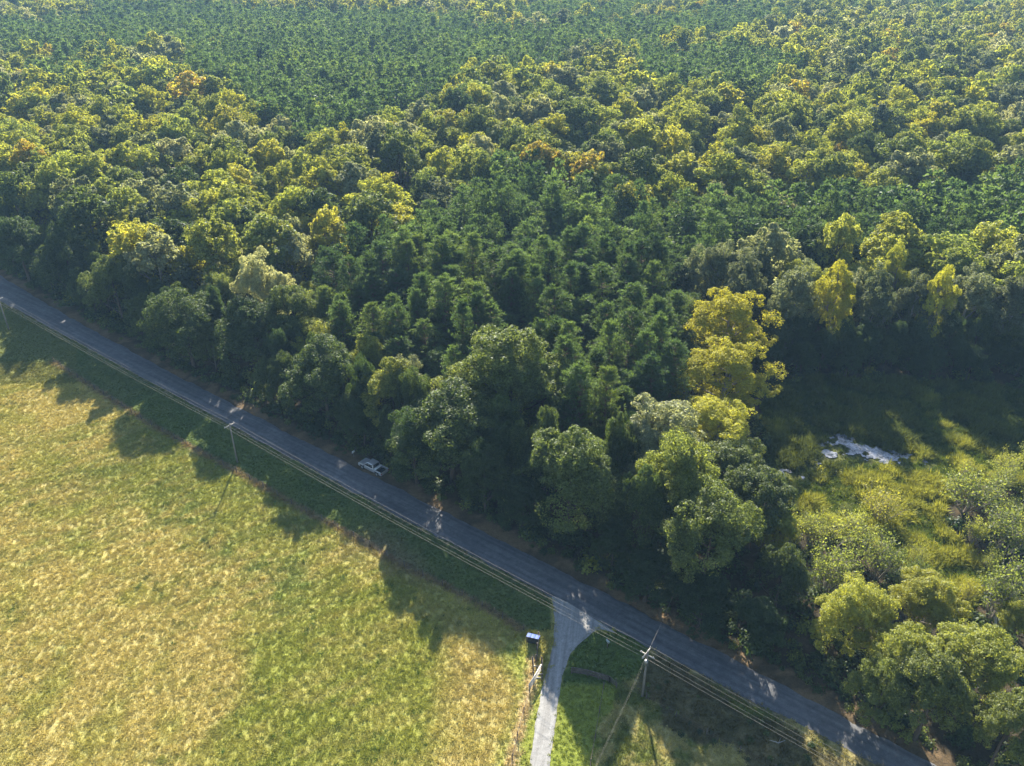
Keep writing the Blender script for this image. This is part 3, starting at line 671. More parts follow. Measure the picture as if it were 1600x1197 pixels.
def plant(kind, lod, X, Y, h, R, tint, label, rz=None):
    nm = NAMES[kind]; p = PR[lod][rng.randint(len(PR[lod]))]
    t = empty(nm, (X, Y, float(gz_at(X, Y))), rng.uniform(0, 6.28) if rz is None else rz, label=label, category=CATS[nm], group=GROUPS[nm])
    t.scale = (R / p['R'], R / p['R'], h / p['h'])
    c = link('crown', p['crown'], t); c['tint'] = float(tint)
    link('trunk', p['trunk'], t); return t
placed = []
for (x, y, w, kind, h, tint, lab) in MANUAL:
    zc = h * (.52 if kind == 'edge' else .6 if kind != 'twig' else .5)
    q = P(x, y, zc); R = w * mpp(x, y, zc) / 2 / 1.05
    if kind == 'edge': h *= 1.08
    if q[1] < road_up(q[0]) + .45 * R + .6: q[1] = road_up(q[0]) + .45 * R + .6
    plant(kind, kind, q[0], q[1], h, R, tint, lab); placed.append((q[0], q[1], R))
fill = []
r_ = np.random.RandomState(77)
for x in np.arange(-150, 62, 4.6):
    for du_, hh in ((r_.uniform(4.5, 6), r_.uniform(9, 14)), (r_.uniform(9, 12), r_.uniform(13, 17.5))):
        xx = x + r_.uniform(-1.5, 1.5); yy = float(road_up(xx)) + du_ * 1.2; Rr = r_.uniform(2.6, 3.8)
        if min(math.hypot(xx - a, yy - b) - .62 * c for a, b, c in placed) > 1.0 and xx < 24: fill.append((xx, yy, hh, Rr, r_.uniform(.12, .42)))
for x in range(1205, 1660, 26):
    q = P(x + r_.uniform(-14, 14), 588 + r_.uniform(-12, 8)); fill.append((q[0], q[1], r_.uniform(5, 9.5), r_.uniform(2.2, 3.4), r_.uniform(.08, .3)))
    q = P(x + r_.uniform(-8, 8), 572 + r_.uniform(-6, 4)); fill.append((q[0], q[1], r_.uniform(8, 13), r_.uniform(2.6, 4.2), r_.uniform(.1, .35)))
EXTRA = fill; EXTRA_OBJ = []
clear_ = [(q[0] - d_ * .25, q[1] - d_, 7.5) for q in (P(1125, 676, 10), P(1130, 585, 11), P(1132, 510, 13)) for d_ in (4, 9)] + [(q[0], q[1] - 5, 5.5) for q in ( P(895, 762, 10), P(1112, 842, 11), P(1305, 468, 13), P(1461, 476, 13))]
placed = np.array(placed + clear_ + [(a, b, d) for a, b, c, d, e in fill])

# smaller leafy trees closing the gaps of the roadside row and of the wall behind the marsh
for (a, b, hh, Rr, tt_) in EXTRA:
    EX_PX = proj(a, b, hh * .6)[0]
    FILL_LAB = ('slim ' if Rr < 3.3 else 'stout ') + ('dark' if tt_ < .2 else 'dusky' if tt_ < .3 else 'dull green') + (' low' if hh < 12 else ' tall' if hh > 15 else '') + ' filler tree '
    EXTRA_T = plant('edge', 'edge', a, b, hh, Rr, tt_, FILL_LAB)
    EXTRA_OBJ.append((EX_PX, hh, a, b, EXTRA_T))

# candidates on jittered grids, species by the map of stands
def jitter_grid(x0, x1, y0, y1, s, seed):
    r = np.random.RandomState(seed); a, b = np.meshgrid(np.arange(x0, x1, s), np.arange(y0, y1, s * .87))
    a = a + (np.arange(len(a)) % 2)[:, None] * s / 2
    return a.ravel() + r.uniform(-.38, .38, a.size) * s, b.ravel() + r.uniform(-.38, .38, a.size) * s
def in_view(X, Y, z, mx=60):
    px, py = proj(X, Y, z); return (px > -mx) & (px < 1600 + mx)
def stand_kind(X, Y):
    px, py = proj(X, Y, 10.0); w = 14 * (fbm(X * .03, Y * .03, 121) - .5)
    pine = inpoly(px + w, py + w, PINE1) | inpoly(px + w, py + w * .4, PINE2) | inpoly(px, py, PINE3)
    pine &= ~((fbm(X * .011, Y * .011, 127, 3) > .63) & (Y > 330))
    return pine, px, py
def allowed(X, Y, gap):
    px, py = proj(X, Y)
    ok = (Y > road_up(X) + 4.0) & ~inpoly(px, py, MARSH) & ~inpoly(px, py, SCRUB) & ~inpoly(px, py, [(1195, 548), (1760, 560), (1760, 640), (1195, 625)]) & ~(inpoly(px, py, [(15, -20), (110, -20), (105, 8), (30, 12)]) & (Y > 600))
    d = np.full(len(X), 99.)
    m = np.hypot(X, Y) < 330
    if m.any():
        dd = np.hypot(X[m][:, None] - placed[None, :, 0], Y[m][:, None] - placed[None, :, 1]) - placed[None, :, 2] * gap
        d[m] = dd.min(1)
    return ok & (d > 1.2)
cand = []
for (s, y0, y1, mode) in ((5.9, 60, 420, 'pine'), (6.6, 420, 1500, 'pine'), (9.2, 60, 420, 'broad'), (10.5, 420, 1500, 'broad')):
    X, Y = jitter_grid(-1050, 1050, y0, y1, s, int(s * 10))
    m = in_view(X, Y, 8, 130) & (Y > 40); X, Y = X[m], Y[m]
    m = allowed(X, Y, .55 if mode == 'pine' else .85); X, Y = X[m], Y[m]
    pn, px, py = stand_kind(X, Y)
    m = pn if mode == 'pine' else ~pn
    X, Y, px, py = X[m], Y[m], px[m], py[m]
    n = len(X); r = np.random.RandomState(int(s * 7))
    if mode == 'pine':
        odd = r.rand(n) < .02
        for i in range(n):
            cand.append((X[i], Y[i], 'pine' if not odd[i] else 'broad', 18.5 * r.uniform(.64, 1.18), 4.1 * r.uniform(.7, 1.28), float(np.clip(.35 + .5 * (fbm(X[i] * .02, Y[i] * .02, 131) - .5) + r.normal(0, .18), 0, 1)), px[i], py[i]))
    else:
        nz = fbm(X * .018, Y * .018, 141, 3); u = r.rand(n)
        for i in range(n):
            yel = .32 + .9 * (nz[i] - .5) + (.16 if 150 < py[i] < 340 else 0)
            if u[i] < yel * .8: kd, tint = 'yellow', np.clip(r.normal(.28, .2), 0, .8)
            elif u[i] < yel * .8 + .22: kd, tint = 'grey', np.clip(r.normal(.55, .25), 0, 1)
            else: kd, tint = 'broad', np.clip(r.normal(.56 + .25 * (nz[i] - .5), .16), 0, .82)
            if u[i] > .985 and Y[i] > 190: tint = .90
            cand.append((X[i], Y[i], kd, 22 * (q_ := r.uniform(.5, 1.15)), 7.0 * (.25 + .75 * q_) * r.uniform(.75, 1.25), float(tint), px[i], py[i]))
cand = [(c[0], c[1], 'broad', c[3] * .52, c[4] * .52, float(np.clip(.70 + .25 * (c[5] - .5), .5, .84)), c[6], c[7]) if inpoly(np.array([c[6]]), np.array([c[7]]), LOWR)[0] else c for c in cand]
cand.sort(key=lambda c: math.hypot(c[0], c[1]))
def sector(px):
    return ("over the road's left end" if px < 170 else 'over the dappled road' if px < 360 else 'over the first pole' if px < 530
            else 'over the pickup' if px < 680 else 'over the dead snag' if px < 830 else 'over the junction' if px < 960
            else 'over the second pole' if px < 1060 else 'by the golden trees' if px < 1220 else 'beyond the marsh' if px < 1420 else 'beyond the marsh, right edge')
def depth(Y, X):
    d = Y - float(road_up(X))
    return 'behind the roadside trees' if d < 22 else 'some rows back' if d < 48 else 'midway back' if d < 85 else 'deep back' if d < 140 else 'far back'
NOUN = {'pine': 'pine', 'yellow': 'yellowing tree', 'grey': 'silvery tree', 'broad': 'leafy tree'}
ORD = ['first', 'second', 'third', 'fourth', 'fifth', 'sixth', 'seventh', 'eighth', 'ninth', 'tenth', 'eleventh', 'twelfth', 'thirteenth', 'fourteenth', 'fifteenth', 'sixteenth']
by_label = {}
for (ex, hh, a, b, t) in EXTRA_OBJ:
    lab = t['label'].replace(' filler tree ', ' tree ').replace('dull green', 'green') + ('beside the road, ' if b < float(road_up(a)) + 9 and ex < 1205 else 'behind the roadside row, ' if ex < 1205 else 'in the wall behind the marsh, ') + sector(ex)
    t['label'] = lab; by_label.setdefault(lab, []).append((ex, t))
r_ = np.random.RandomState(91); X, Y = jitter_grid(25, 130, 60, 130, 4.2, 33); m = inpoly(*proj(X, Y), SCRUB) & in_view(X, Y, 2, 40)
dm = np.min(np.hypot(X[:, None] - placed[None, :, 0], Y[:, None] - placed[None, :, 1]) - .6 * placed[None, :, 2], 1) > .6
for x, y in zip(X[m & dm], Y[m & dm]):
    hh = r_.uniform(1.8, 5.0); tt_ = r_.uniform(.35, .8); ex, ey = proj(x, y, hh / 2)
    if inpoly(np.array([ex]), np.array([ey]), CORR)[0] or inpoly(*[np.array([v]) for v in proj(x, y, hh)], CORR)[0]: continue
    lab = f"{'tall' if hh > 4 else 'small' if hh < 2.8 else 'mid-sized'} {'dusky' if tt_ < .5 else 'olive' if tt_ < .65 else 'golden'} twiggy shrub {'on the right of' if ex > 1480 else 'at the lower end of'} the marsh"
    by_label.setdefault(lab, []).append((ex, plant('twig', 'twig', x, y, hh, hh * r_.uniform(.45, .65), tt_, lab)))
counts = {}; rest = {'pine': [], 'broad': []}
VIS_MAX = {'pine_tree': 300, 'broadleaf_tree': 250, 'yellow_tree': 290, 'greygreen_tree': 290}
for (X, Y, kd, h, R, tint, px, py) in cand:
    nm = NAMES[kd]; vis = -20 < px < 1620 and -10 < py < 1260
    if vis and counts.get(nm, 0) < VIS_MAX[nm] and math.hypot(X, Y) < 460:
        counts[nm] = counts.get(nm, 0) + 1
        nearby = math.hypot(X, Y) < 185
        lod = kd if nearby else 'mid_' + kd
        size = 'tall' if h > 19.4 else 'low' if h < 14.6 else 'medium'
        if kd == 'pine': col = 'dark green' if tint < .3 else 'green' if tint < .55 else 'bright green'
        elif kd == 'yellow': col = 'greenish' if tint < .2 else 'yellow' if tint < .45 else 'golden'
        elif kd == 'grey': col = 'dark' if tint < .4 else 'grey green' if tint < .65 else 'pale'
        else: col = 'dark green' if tint < .33 else 'olive' if tint < .5 else 'yellow green' if tint < .85 else 'rust orange'
        lab = f"{size} {col} {NOUN[kd]} {depth(Y, X)}, {sector(px)}"
        by_label.setdefault(lab, []).append((px, plant(kd, lod, X, Y, h, R, tint, lab)))
    else:
        rest['pine' if kd == 'pine' else 'broad'].append((X, Y, kd, h, R, tint))

for lab, ts in by_label.items():           # alike neighbours: tell them apart by their place in the row
    if 1 < len(ts) <= len(ORD):
        for o_, (_, t) in zip(ORD, sorted(ts, key=lambda q: q[0])): t['label'] = f"{lab}, {o_} from left" if len(lab.split()) <= 13 else f"{lab} ({o_})"

# ------------------------------------------------------------------ scattered masses (geometry nodes on their own mesh)
def scatter(name, raws, mats, pts, scale, rotz, attrs, **props):
    """raws: list of (V, polys, material index per poly); one object whose mesh holds the shapes and the points, instanced by geometry nodes"""
    Vs, Ps, mi, var = [], [], [], []; off = 0
    for k_, (V, polys, m_) in enumerate(raws):
        Vs.append(V); var.append(np.full(len(V), k_))
        for p_, mm in zip(polys, m_): Ps.append(np.asarray(p_) + off); mi.append(np.full(len(p_), mm))
        off += len(V)
    nv = off; n = len(pts); V = np.concatenate(Vs + [pts])
    me = mesh_np(name, V, Ps, mats, np.concatenate(mi))
    def attr(an, typ, data, key):
        a = me.attributes.new(an, typ, 'POINT'); a.data.foreach_set(key, np.ascontiguousarray(data).ravel())
    nvar = len(raws); r = np.random.RandomState(len(pts))
    attr('variant', 'INT', np.concatenate(var + [np.full(n, -1)]).astype(np.int32), 'value')
    attr('pick', 'INT', np.concatenate([np.zeros(nv), r.randint(0, nvar, n)]).astype(np.int32), 'value')
    attr('grow', 'FLOAT_VECTOR', np.concatenate([np.zeros((nv, 3)), scale]).astype(np.float32), 'vector')
    attr('spin', 'FLOAT_VECTOR', np.concatenate([np.zeros((nv, 3)), rotz]).astype(np.float32), 'vector')
    for an, dat in attrs.items():
        if dat.ndim == 1: attr(an, 'FLOAT', np.concatenate([np.zeros(nv), dat]).astype(np.float32), 'value')
        else: attr(an, 'FLOAT_COLOR', np.concatenate([np.zeros((nv, 4)), np.concatenate([dat, np.ones((n, 1))], 1)]).astype(np.float32), 'color')
    o = link(name, me, **props)
    ng = bpy.data.node_groups.new(name + '_scatter', 'GeometryNodeTree')
    ng.interface.new_socket('Geometry', in_out='INPUT', socket_type='NodeSocketGeometry'); ng.interface.new_socket('Geometry', in_out='OUTPUT', socket_type='NodeSocketGeometry')
    N, Lk = ng.nodes, ng.links
    gi = N.new('NodeGroupInput'); go = N.new('NodeGroupOutput'); join = N.new('GeometryNodeJoinGeometry')
    na = N.new('GeometryNodeInputNamedAttribute'); na.data_type = 'INT'; na.inputs['Name'].default_value = 'variant'
    def sep(k_):
        c = N.new('FunctionNodeCompare'); c.data_type = 'INT'; c.operation = 'EQUAL'
        ii = [s for s in c.inputs if s.type == 'INT']; Lk.new(na.outputs['Attribute'], ii[0]); ii[1].default_value = k_
        s = N.new('GeometryNodeSeparateGeometry'); s.domain = 'POINT'; Lk.new(gi.outputs[0], s.inputs['Geometry']); Lk.new(c.outputs[0], s.inputs['Selection']); return s.outputs[0]
    for k_ in range(nvar):
        g = N.new('GeometryNodeGeometryToInstance'); Lk.new(sep(k_), g.inputs[0]); Lk.new(g.outputs[0], join.inputs[0])
    m2p = N.new('GeometryNodeMeshToPoints'); Lk.new(sep(-1), m2p.inputs['Mesh'])
    iop = N.new('GeometryNodeInstanceOnPoints'); Lk.new(m2p.outputs[0], iop.inputs['Points']); Lk.new(join.outputs[0], iop.inputs['Instance']); iop.inputs['Pick Instance'].default_value = True
    def get(an, typ):
        q = N.new('GeometryNodeInputNamedAttribute'); q.data_type = typ; q.inputs['Name'].default_value = an; return q.outputs['Attribute']
    Lk.new(get('pick', 'INT'), iop.inputs['Instance Index']); Lk.new(get('grow', 'FLOAT_VECTOR'), iop.inputs['Scale'])
    e2r = N.new('FunctionNodeEulerToRotation'); Lk.new(get('spin', 'FLOAT_VECTOR'), e2r.inputs[0]); Lk.new(e2r.outputs[0], iop.inputs['Rotation'])
    Lk.new(iop.outputs[0], go.inputs[0])
    md = o.modifiers.new('scatter', 'NODES'); md.node_group = ng
    return o
def tree_raw(gen):
    (cv, cq), (tv, tq) = gen
    return np.concatenate([cv, tv]), cq + [p_ + len(cv) for p_ in tq], [0] * len(cq) + [1] * len(tq)
def forest(name, items, gens, mats, h0, R0, **props):
    a = np.array([(i[0], i[1], i[3], i[4], i[5]) for i in items]); n = len(a); r = np.random.RandomState(n)
    pts = np.stack([a[:, 0], a[:, 1], gz_at(a[:, 0], a[:, 1])], 1)
    sc_ = np.stack([a[:, 3] / R0, a[:, 3] / R0, a[:, 2] / h0], 1)
    rz = np.stack([np.zeros(n), np.zeros(n), r.uniform(0, 6.28, n)], 1)
    return scatter(name, [tree_raw(g) for g in gens], mats, pts, sc_, rz, {'tint': a[:, 4]}, kind='stuff', **props)
pal = [i for i in rest['broad'] if i[2] == 'yellow']; gry = [i for i in rest['broad'] if i[2] == 'grey']; brd = [i for i in rest['broad'] if i[2] == 'broad']
forest('pine_forest', rest['pine'], far_pine, [M['needle'], M['pine_bark']], 16, 2.9, label='far dark green pine stands of the wood towards the horizon', category='forest')
forest('broadleaf_forest', brd, far_broad, [M['leaf'], M['bark']], 16, 5.2, label='far olive green leafy wood towards the horizon', category='forest')
forest('yellow_forest', pal, far_broad, [M['yellow_leaf'], M['bark']], 16, 5.2, label='far yellowing trees scattered through the wood towards the horizon', category='forest')
forest('greygreen_forest', gry, far_broad, [M['grey_leaf'], M['bark']], 16, 5.2, label='far grey green trees scattered through the wood towards the horizon', category='forest')
print('TREES', counts, {k_: len(v) for k_, v in rest.items()})

# undergrowth: low leafy clumps under the trees, along the road edge and in the brush line
def bush_raw(seed, n, size, h=1.0):
    r = np.random.RandomState(seed); d = rdir(r, n); d[:, 2] = np.abs(d[:, 2]); lump = 1 + .35 * np.sin(d[:, 0] * 5 + seed) * np.cos(d[:, 1] * 6 + seed * 2)
    C = d * (r.uniform(.45, 1.0, n) * lump)[:, None] * np.array([1, 1, h]); N = d + rdir(r, n) * .8 + np.array([0, 0, .3]); N /= np.linalg.norm(N, axis=1, keepdims=True)
    V, Q = leaf_quads(r, C, N, size); return V, [Q], [0]
X, Y = jitter_grid(-140, 130, 45, 215, 1.9, 3)
c_, g_ = soil_colour(X, Y); r = np.random.RandomState(5)
dmin = np.min(np.hypot(X[:, None] - placed[None, :, 0], Y[:, None] - placed[None, :, 1]) - placed[None, :, 2], 1)
wood = (g_['du'] > 2.2) & ~g_['marsh'] & (r.rand(len(X)) < np.where(g_['du'] < 9, .75, .35))
brush = g_['brush'] & (fbm(X * .25, Y * .25, 151) > .5) & (r.rand(len(X)) < .8) & (g_['dlo'] > 2.5)
brl = seg_dist(X, Y, [tuple(P(*a)[:2]) for a in ((1010, 1085), (1060, 1110), (1110, 1150), (1200, 1185), (1290, 1230))]) < 1.3
brush |= brl & g_['rt']
tuft = g_['marsh'] & (Y < 119) & (fbm(X * .22, Y * .22, 155) > .48) & (r.rand(len(X)) < .55) & (np.min(np.hypot(X[:, None] - water_pts[None, ::7, 0], Y[:, None] - water_pts[None, ::7, 1]), 1) > 3)
m = (wood | brush | tuft) & in_view(X, Y, 1, 150)
X, Y = X[m], Y[m]; n = len(X); wb_ = wood[m]; tf_ = tuft[m]
sz = np.where(wb_, r.uniform(.7, 2.0, n), r.uniform(.45, 1.0, n)) * np.where(g_['du'][m] < 4, .55, 1.0)
pts = np.stack([X, Y, gz_at(X, Y) - .05], 1); sc_ = np.stack([sz, sz, sz * r.uniform(.7, 1.3, n)], 1)
scatter('undergrowth', [bush_raw(200 + i, 260, .14) for i in range(4)], [M['leaf']], pts, sc_, np.stack([np.zeros(n), np.zeros(n), r.uniform(0, 6.28, n)], 1),
        {'tint': np.where(tf_, np.clip(r.normal(.70, .10, n), .5, .86), np.clip(r.normal(.28, .16, n), 0, .8))}, kind='stuff', label='low leafy undergrowth below the trees and along the road', category='undergrowth')

# grass: patches of blades in the colour of the ground they stand on
def patch_raw(seed, n, rad, h, w, lean):
    r = np.random.RandomState(seed); a = r.uniform(0, 6.28, n); q = np.sqrt(r.rand(n)) * rad
    cl = np.stack([np.cos(a) * q, np.sin(a) * q], 1)
    k_ = r.randint(0, max(3, n // 9), n); ctr = r.uniform(-rad, rad, (max(3, n // 9), 2)); cl = cl * .35 + ctr[k_] * .8
    d = r.normal(0, 1, (n, 2)); d /= np.linalg.norm(d, axis=1, keepdims=True)
    le = np.abs(r.normal(lean, .3, n)); hh = h * r.uniform(.5, 1.25, n)
    b = np.column_stack([cl, np.zeros(n)]); tip = b + np.column_stack([d * (le * hh)[:, None], hh])
    s = np.column_stack([-d[:, 1], d[:, 0], np.zeros(n)]) * w * r.uniform(.6, 1.3, n)[:, None]
    mid = (b + tip) / 2 + np.array([0, 0, .12 * h])
    V = np.stack([b - s * .5, b + s * .5, mid + s * .4, tip, mid - s * .4], 1).reshape(-1, 3)
    i = np.arange(n)[:, None] * 5
    return V, [np.concatenate([i, i + 1, i + 2, i + 4], 1), np.concatenate([i + 4, i + 2, i + 3], 1)], [0, 0]
def grass(name, X, Y, col, size, raws, label, zoff=-.02):
    n = len(X); r = np.random.RandomState(n)
    pts = np.stack([X, Y, gz_at(X, Y) + zoff], 1); s = size * r.uniform(.75, 1.3, n)
    col = col * r.uniform(.82, 1.18, n)[:, None]
    return scatter(name, raws, [M['grass']], pts, np.stack([s, s, s * r.uniform(.7, 1.3, n)], 1), np.stack([np.zeros(n), np.zeros(n), r.uniform(0, 6.28, n)], 1),
                   {'blade_colour': col}, kind='stuff', label=label, category='grass')
fieldp = [patch_raw(300 + i, 46, .55, .22, .055, 1.1) for i in range(5)]
lawnp = [patch_raw(310 + i, 42, .5, .12, .05, .9) for i in range(4)]
marshp = [patch_raw(320 + i, 60, .75, .75, .09, .7) for i in range(5)]
weedp = [bush_raw(330 + i, 70, .12, .8) for i in range(3)]
X, Y = jitter_grid(-150, 60, 38, 185, .62, 13); m = in_view(X, Y, 0, 80); X, Y = X[m], Y[m]
px, py = proj(X, Y); m = (py < 1290) & (Y < road_lo(X) - .1) & ~inpoly(px, py, drive_poly_px); X, Y = X[m], Y[m]
c_, g_ = soil_colour(X, Y); r = np.random.RandomState(17)
tall = ~(g_['verge'] | g_['lawn'] | g_['mow']); 
strip = (g_['dfe'] < .5) | (g_['ddr'] < .5)
vis = r.rand(len(X)) < .95
mt = (tall | strip) & vis & ~(g_['brush'] & (r.rand(len(X)) < .4))
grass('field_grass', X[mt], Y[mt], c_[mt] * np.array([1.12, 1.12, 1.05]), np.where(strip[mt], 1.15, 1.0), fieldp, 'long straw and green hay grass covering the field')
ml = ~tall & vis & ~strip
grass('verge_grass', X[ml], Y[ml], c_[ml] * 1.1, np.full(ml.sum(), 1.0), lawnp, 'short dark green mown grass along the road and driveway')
# green weeds in the field
X, Y = jitter_grid(-110, 10, 45, 150, 1.1, 19); c_, g_ = soil_colour(X, Y); r = np.random.RandomState(23)
w_ = fbm(X * .16, Y * .16, 161, 3); n_w = fbm(X * .4, Y * .4, 165, 3)
m = g_['below'] & ~g_['verge'] & ~g_['rt'] & ~g_['mow'] & ((g_['wb'] & (n_w > .5) & (r.rand(len(X)) < .5)) | (g_['gp'] & (r.rand(len(X)) < .16)) | ((w_ > .70) & (r.rand(len(X)) < .35))) & in_view(X, Y, 0)
X, Y = X[m], Y[m]; n = len(X); s = r.uniform(.22, .6, n)
scatter('field_weeds', weedp, [M['grass']], np.stack([X, Y, gz_at(X, Y)], 1), np.stack([s, s, s], 1), np.stack([np.zeros(n), np.zeros(n), r.uniform(0, 6.28, n)], 1),
        {'blade_colour': np.array([.05, .105, .022]) * r.uniform(.7, 1.3, n)[:, None]}, kind='stuff', label='dark green weeds dotted through the hay field', category='weeds')
# marsh grass
X, Y = jitter_grid(25, 130, 75, 165, .62, 29); c_, g_ = soil_colour(X, Y); r = np.random.RandomState(31)
m = g_['marsh']; X, Y = X[m], Y[m]
wkey = set(map(tuple, np.floor(water_pts / .6).astype(int))); wet = np.array([(int(math.floor(a / .6)), int(math.floor(b / .6))) in wkey for a, b in zip(X, Y)])
m = ~wet; X, Y = X[m], Y[m]; n = len(X); nz = fbm(X * .3, Y * .3, 171, 3); n2 = fbm(X * .06, Y * .06, 175) + .3 * sstep(106, 122, Y)
col = lerp3(np.tile(np.array([.12, .165, .03]), (n, 1)), (.31, .31, .055), sstep(.42, .58, nz)); col = lerp3(col, (.06, .085, .025), .8 * sstep(.5, .66, n2))  # far blades coloured darker to imitate the shade of the tree wall
grass('marsh_grass', X, Y, col, (.5 + .8 * sstep(.35, .65, nz)) * np.where(np.min(np.hypot(X[:, None] - water_pts[None, ::5, 0], Y[:, None] + .9 - water_pts[None, ::5, 1]), 1) < 1.3, .35, 1), marshp, 'matted golden green marsh plants around the open water')

# ------------------------------------------------------------------ utility poles and wires
def lean_rz(d): return math.atan2(d[1], d[0])
p1 = P(371, 722)[:2]; p2 = P(1012, 1019, 8.0)[:2]; p0 = P(14, 515)[:2]; p3 = p2 + (p2 - p1) * .78
PZ = 8.0
POLES = [(p0, 'wooden utility pole at the left edge of the frame beside the road'), (p1, 'wooden utility pole with one pale crossarm standing in the shaded verge of the field'),
         (p2, 'wooden utility pole with crossed arms right of the driveway junction'), (p3, 'wooden utility pole past the lower right of the frame')]
def line_dir(i):
    a = POLES[max(i - 1, 0)][0]; b = POLES[min(i + 1, 3)][0]; d = b - a; return d / np.hypot(*d)
attach = []
for i, (p, lab) in enumerate(POLES):
    d = line_dir(i); nrm = np.array([-d[1], d[0]]); z0 = float(gz_at(p[0], p[1]))
    seen = i < 3
    if seen: t = empty('utility_pole', (p[0], p[1], z0), lean_rz(nrm), label=lab, category='utility pole', group='utility poles along the road')
    arm = [(-.95, PZ - .15), (.30, PZ - .15), (.95, PZ - .15), (-.05, PZ - .60)]
    attach.append([np.array([p[0] + nrm[0] * o_, p[1] + nrm[1] * o_, z0 + z_ + .16]) for o_, z_ in arm])
    if not seen: continue
    MB().tube([(0, 0, -.4), (0, 0, 4), (.02, 0, PZ + .1)], [.17, .14, .11], 10).build('pole', M['pole_wood'], t, smooth=False)
    MB().box((0, .13, PZ - .22), (2.1, .12, .14)).build('crossarm', M['arm_wood'], t)
    b = MB(); b.bar((-.6, .13, PZ - .25), (0, .13, PZ - .85), .04, .05); b.bar((.6, .13, PZ - .25), (0, .13, PZ - .85), .04, .05); b.build('brace', M['steel'], t)
    for o_, z_ in arm[:3]:
        MB().tube([(o_, .13, z_ - .02), (o_, .13, z_ + .06), (o_, .13, z_ + .1), (o_, .13, z_ + .18)], [.045, .075, .05, .035], 8).build('insulator', M['porcelain'], t, smooth=True)
    MB().box((0, .2, PZ - .60), (.14, .12, .2)).build('neutral_bracket', M['steel'], t)
    if i == 2:
        MB().box((0, 0, PZ - .48), (.12, 1.9, .13)).build('crossarm', M['arm_wood'], t)
        MB().tube([(-.3, -.1, PZ - 1.9), (-.3, -.1, PZ - 1.15), (-.3, -.1, PZ - 1.1)], [.24, .24, .16], 12).build('transformer', M['steel'], t)
        for o_ in (-.8, .8): MB().tube([(0, o_, PZ - .41), (0, o_, PZ - .34), (0, o_, PZ - .25)], [.045, .07, .04], 8).build('insulator', M['porcelain'], t, smooth=True)
def wire(a, b, sag, rad, label, group='overhead wires'):
    t = np.linspace(0, 1, 26)[:, None]; pts = a * (1 - t) + b * t; pts[:, 2] -= (sag * 4 * t * (1 - t))[:, 0]
    MB().tube(pts, rad, 5).build('overhead_wire', M['wire'], smooth=True, label=label, category='wire', group=group)
WN = ['field side', 'middle', 'road side', 'lowest']
SP_ = ['from the left edge to the first pole', 'between the first pole and the pole by the junction', 'from the junction pole to the lower right']
for i in range(3):
    for k_ in range(4): wire(attach[i][k_], attach[i + 1][k_], .55 + .12 * (k_ == 3), .011 + .002 * (k_ == 0), f'{WN[k_]} overhead wire {SP_[i]}')
z2 = float(gz_at(*p2)); top2 = np.array([p2[0], p2[1], z2 + PZ])
e1_ = P(930, 1197, 6.5); dirv = (e1_ - top2); e1_ = top2 + dirv * 1.9; e1_[2] = 6.0
wire(top2 + np.array([.12, 0, -.4]), e1_, .5, .006, 'left strand of the service wire running from junction pole to bottom edge')
wire(top2 + np.array([-.12, 0, -.7]), e1_ + np.array([-.2, 0, -.2]), .6, .006, 'right strand of the service wire running from junction pole to bottom edge')
wire(top2 + np.array([.2, .5, -.2]), P(1052, 930, 7.0), .3, .009, 'single wire crossing the road from the junction pole into the trees')

# ------------------------------------------------------------------ wire fences
def wire_fence(pts, step, h, label, n_wire=3, mat_p='fence_wood'):
    pts = np.array(pts); d = np.concatenate([[0], np.cumsum(np.hypot(*np.diff(pts, axis=0).T))]); n = max(2, int(d[-1] / step) + 1)
    u = np.linspace(0, d[-1], n); X = np.interp(u, d, pts[:, 0]); Y = np.interp(u, d, pts[:, 1]); Z = gz_at(X, Y); r = np.random.RandomState(n)
    t = empty('wire_fence', (X[0], Y[0], 0), label=label, category='fence'); o0 = np.array([X[0], Y[0], 0])
    for i in range(n):
        l = r.normal(0, .04, 2); hh = h * r.uniform(.92, 1.08)
        b = np.array([X[i], Y[i], Z[i] - .3]) - o0; e = b + np.array([l[0], l[1], hh + .3])
        MB().tube([b, e], [.07, .06], 6).build('post', M[mat_p], t)
    for k_ in range(n_wire):
        z = h * (k_ + 1) / (n_wire + .3); MB().tube(np.stack([X, Y, Z + z], 1) - o0, .012, 4).build('wire', M['fence_wire'], t)
    return t
wire_fence(fence_w, 3.6, 1.15, 'long sagging wire fence dividing the hay field from the shaded verge')
wire_fence([tuple(P(*a)[:2]) for a in ((943, 1076), (932, 1140), (922, 1200), (910, 1290))], 3.2, 1.1, 'thin wire fence between the striped lawn and the rough pasture')
wire_fence([tuple(P(*a)[:2]) for a in ((828, 1082), (817, 1120), (806, 1160), (799, 1197), (785, 1270))], 3.0, 1.1, 'wire fence in a strip of dry grass left of the driveway')
wire_fence([tuple(P(*a)[:2]) for a in ((962, 1070), (1010, 1092), (1110, 1152), (1210, 1205))], 3.6, 1.1, 'wire fence swallowed by brambles below the junction pole')

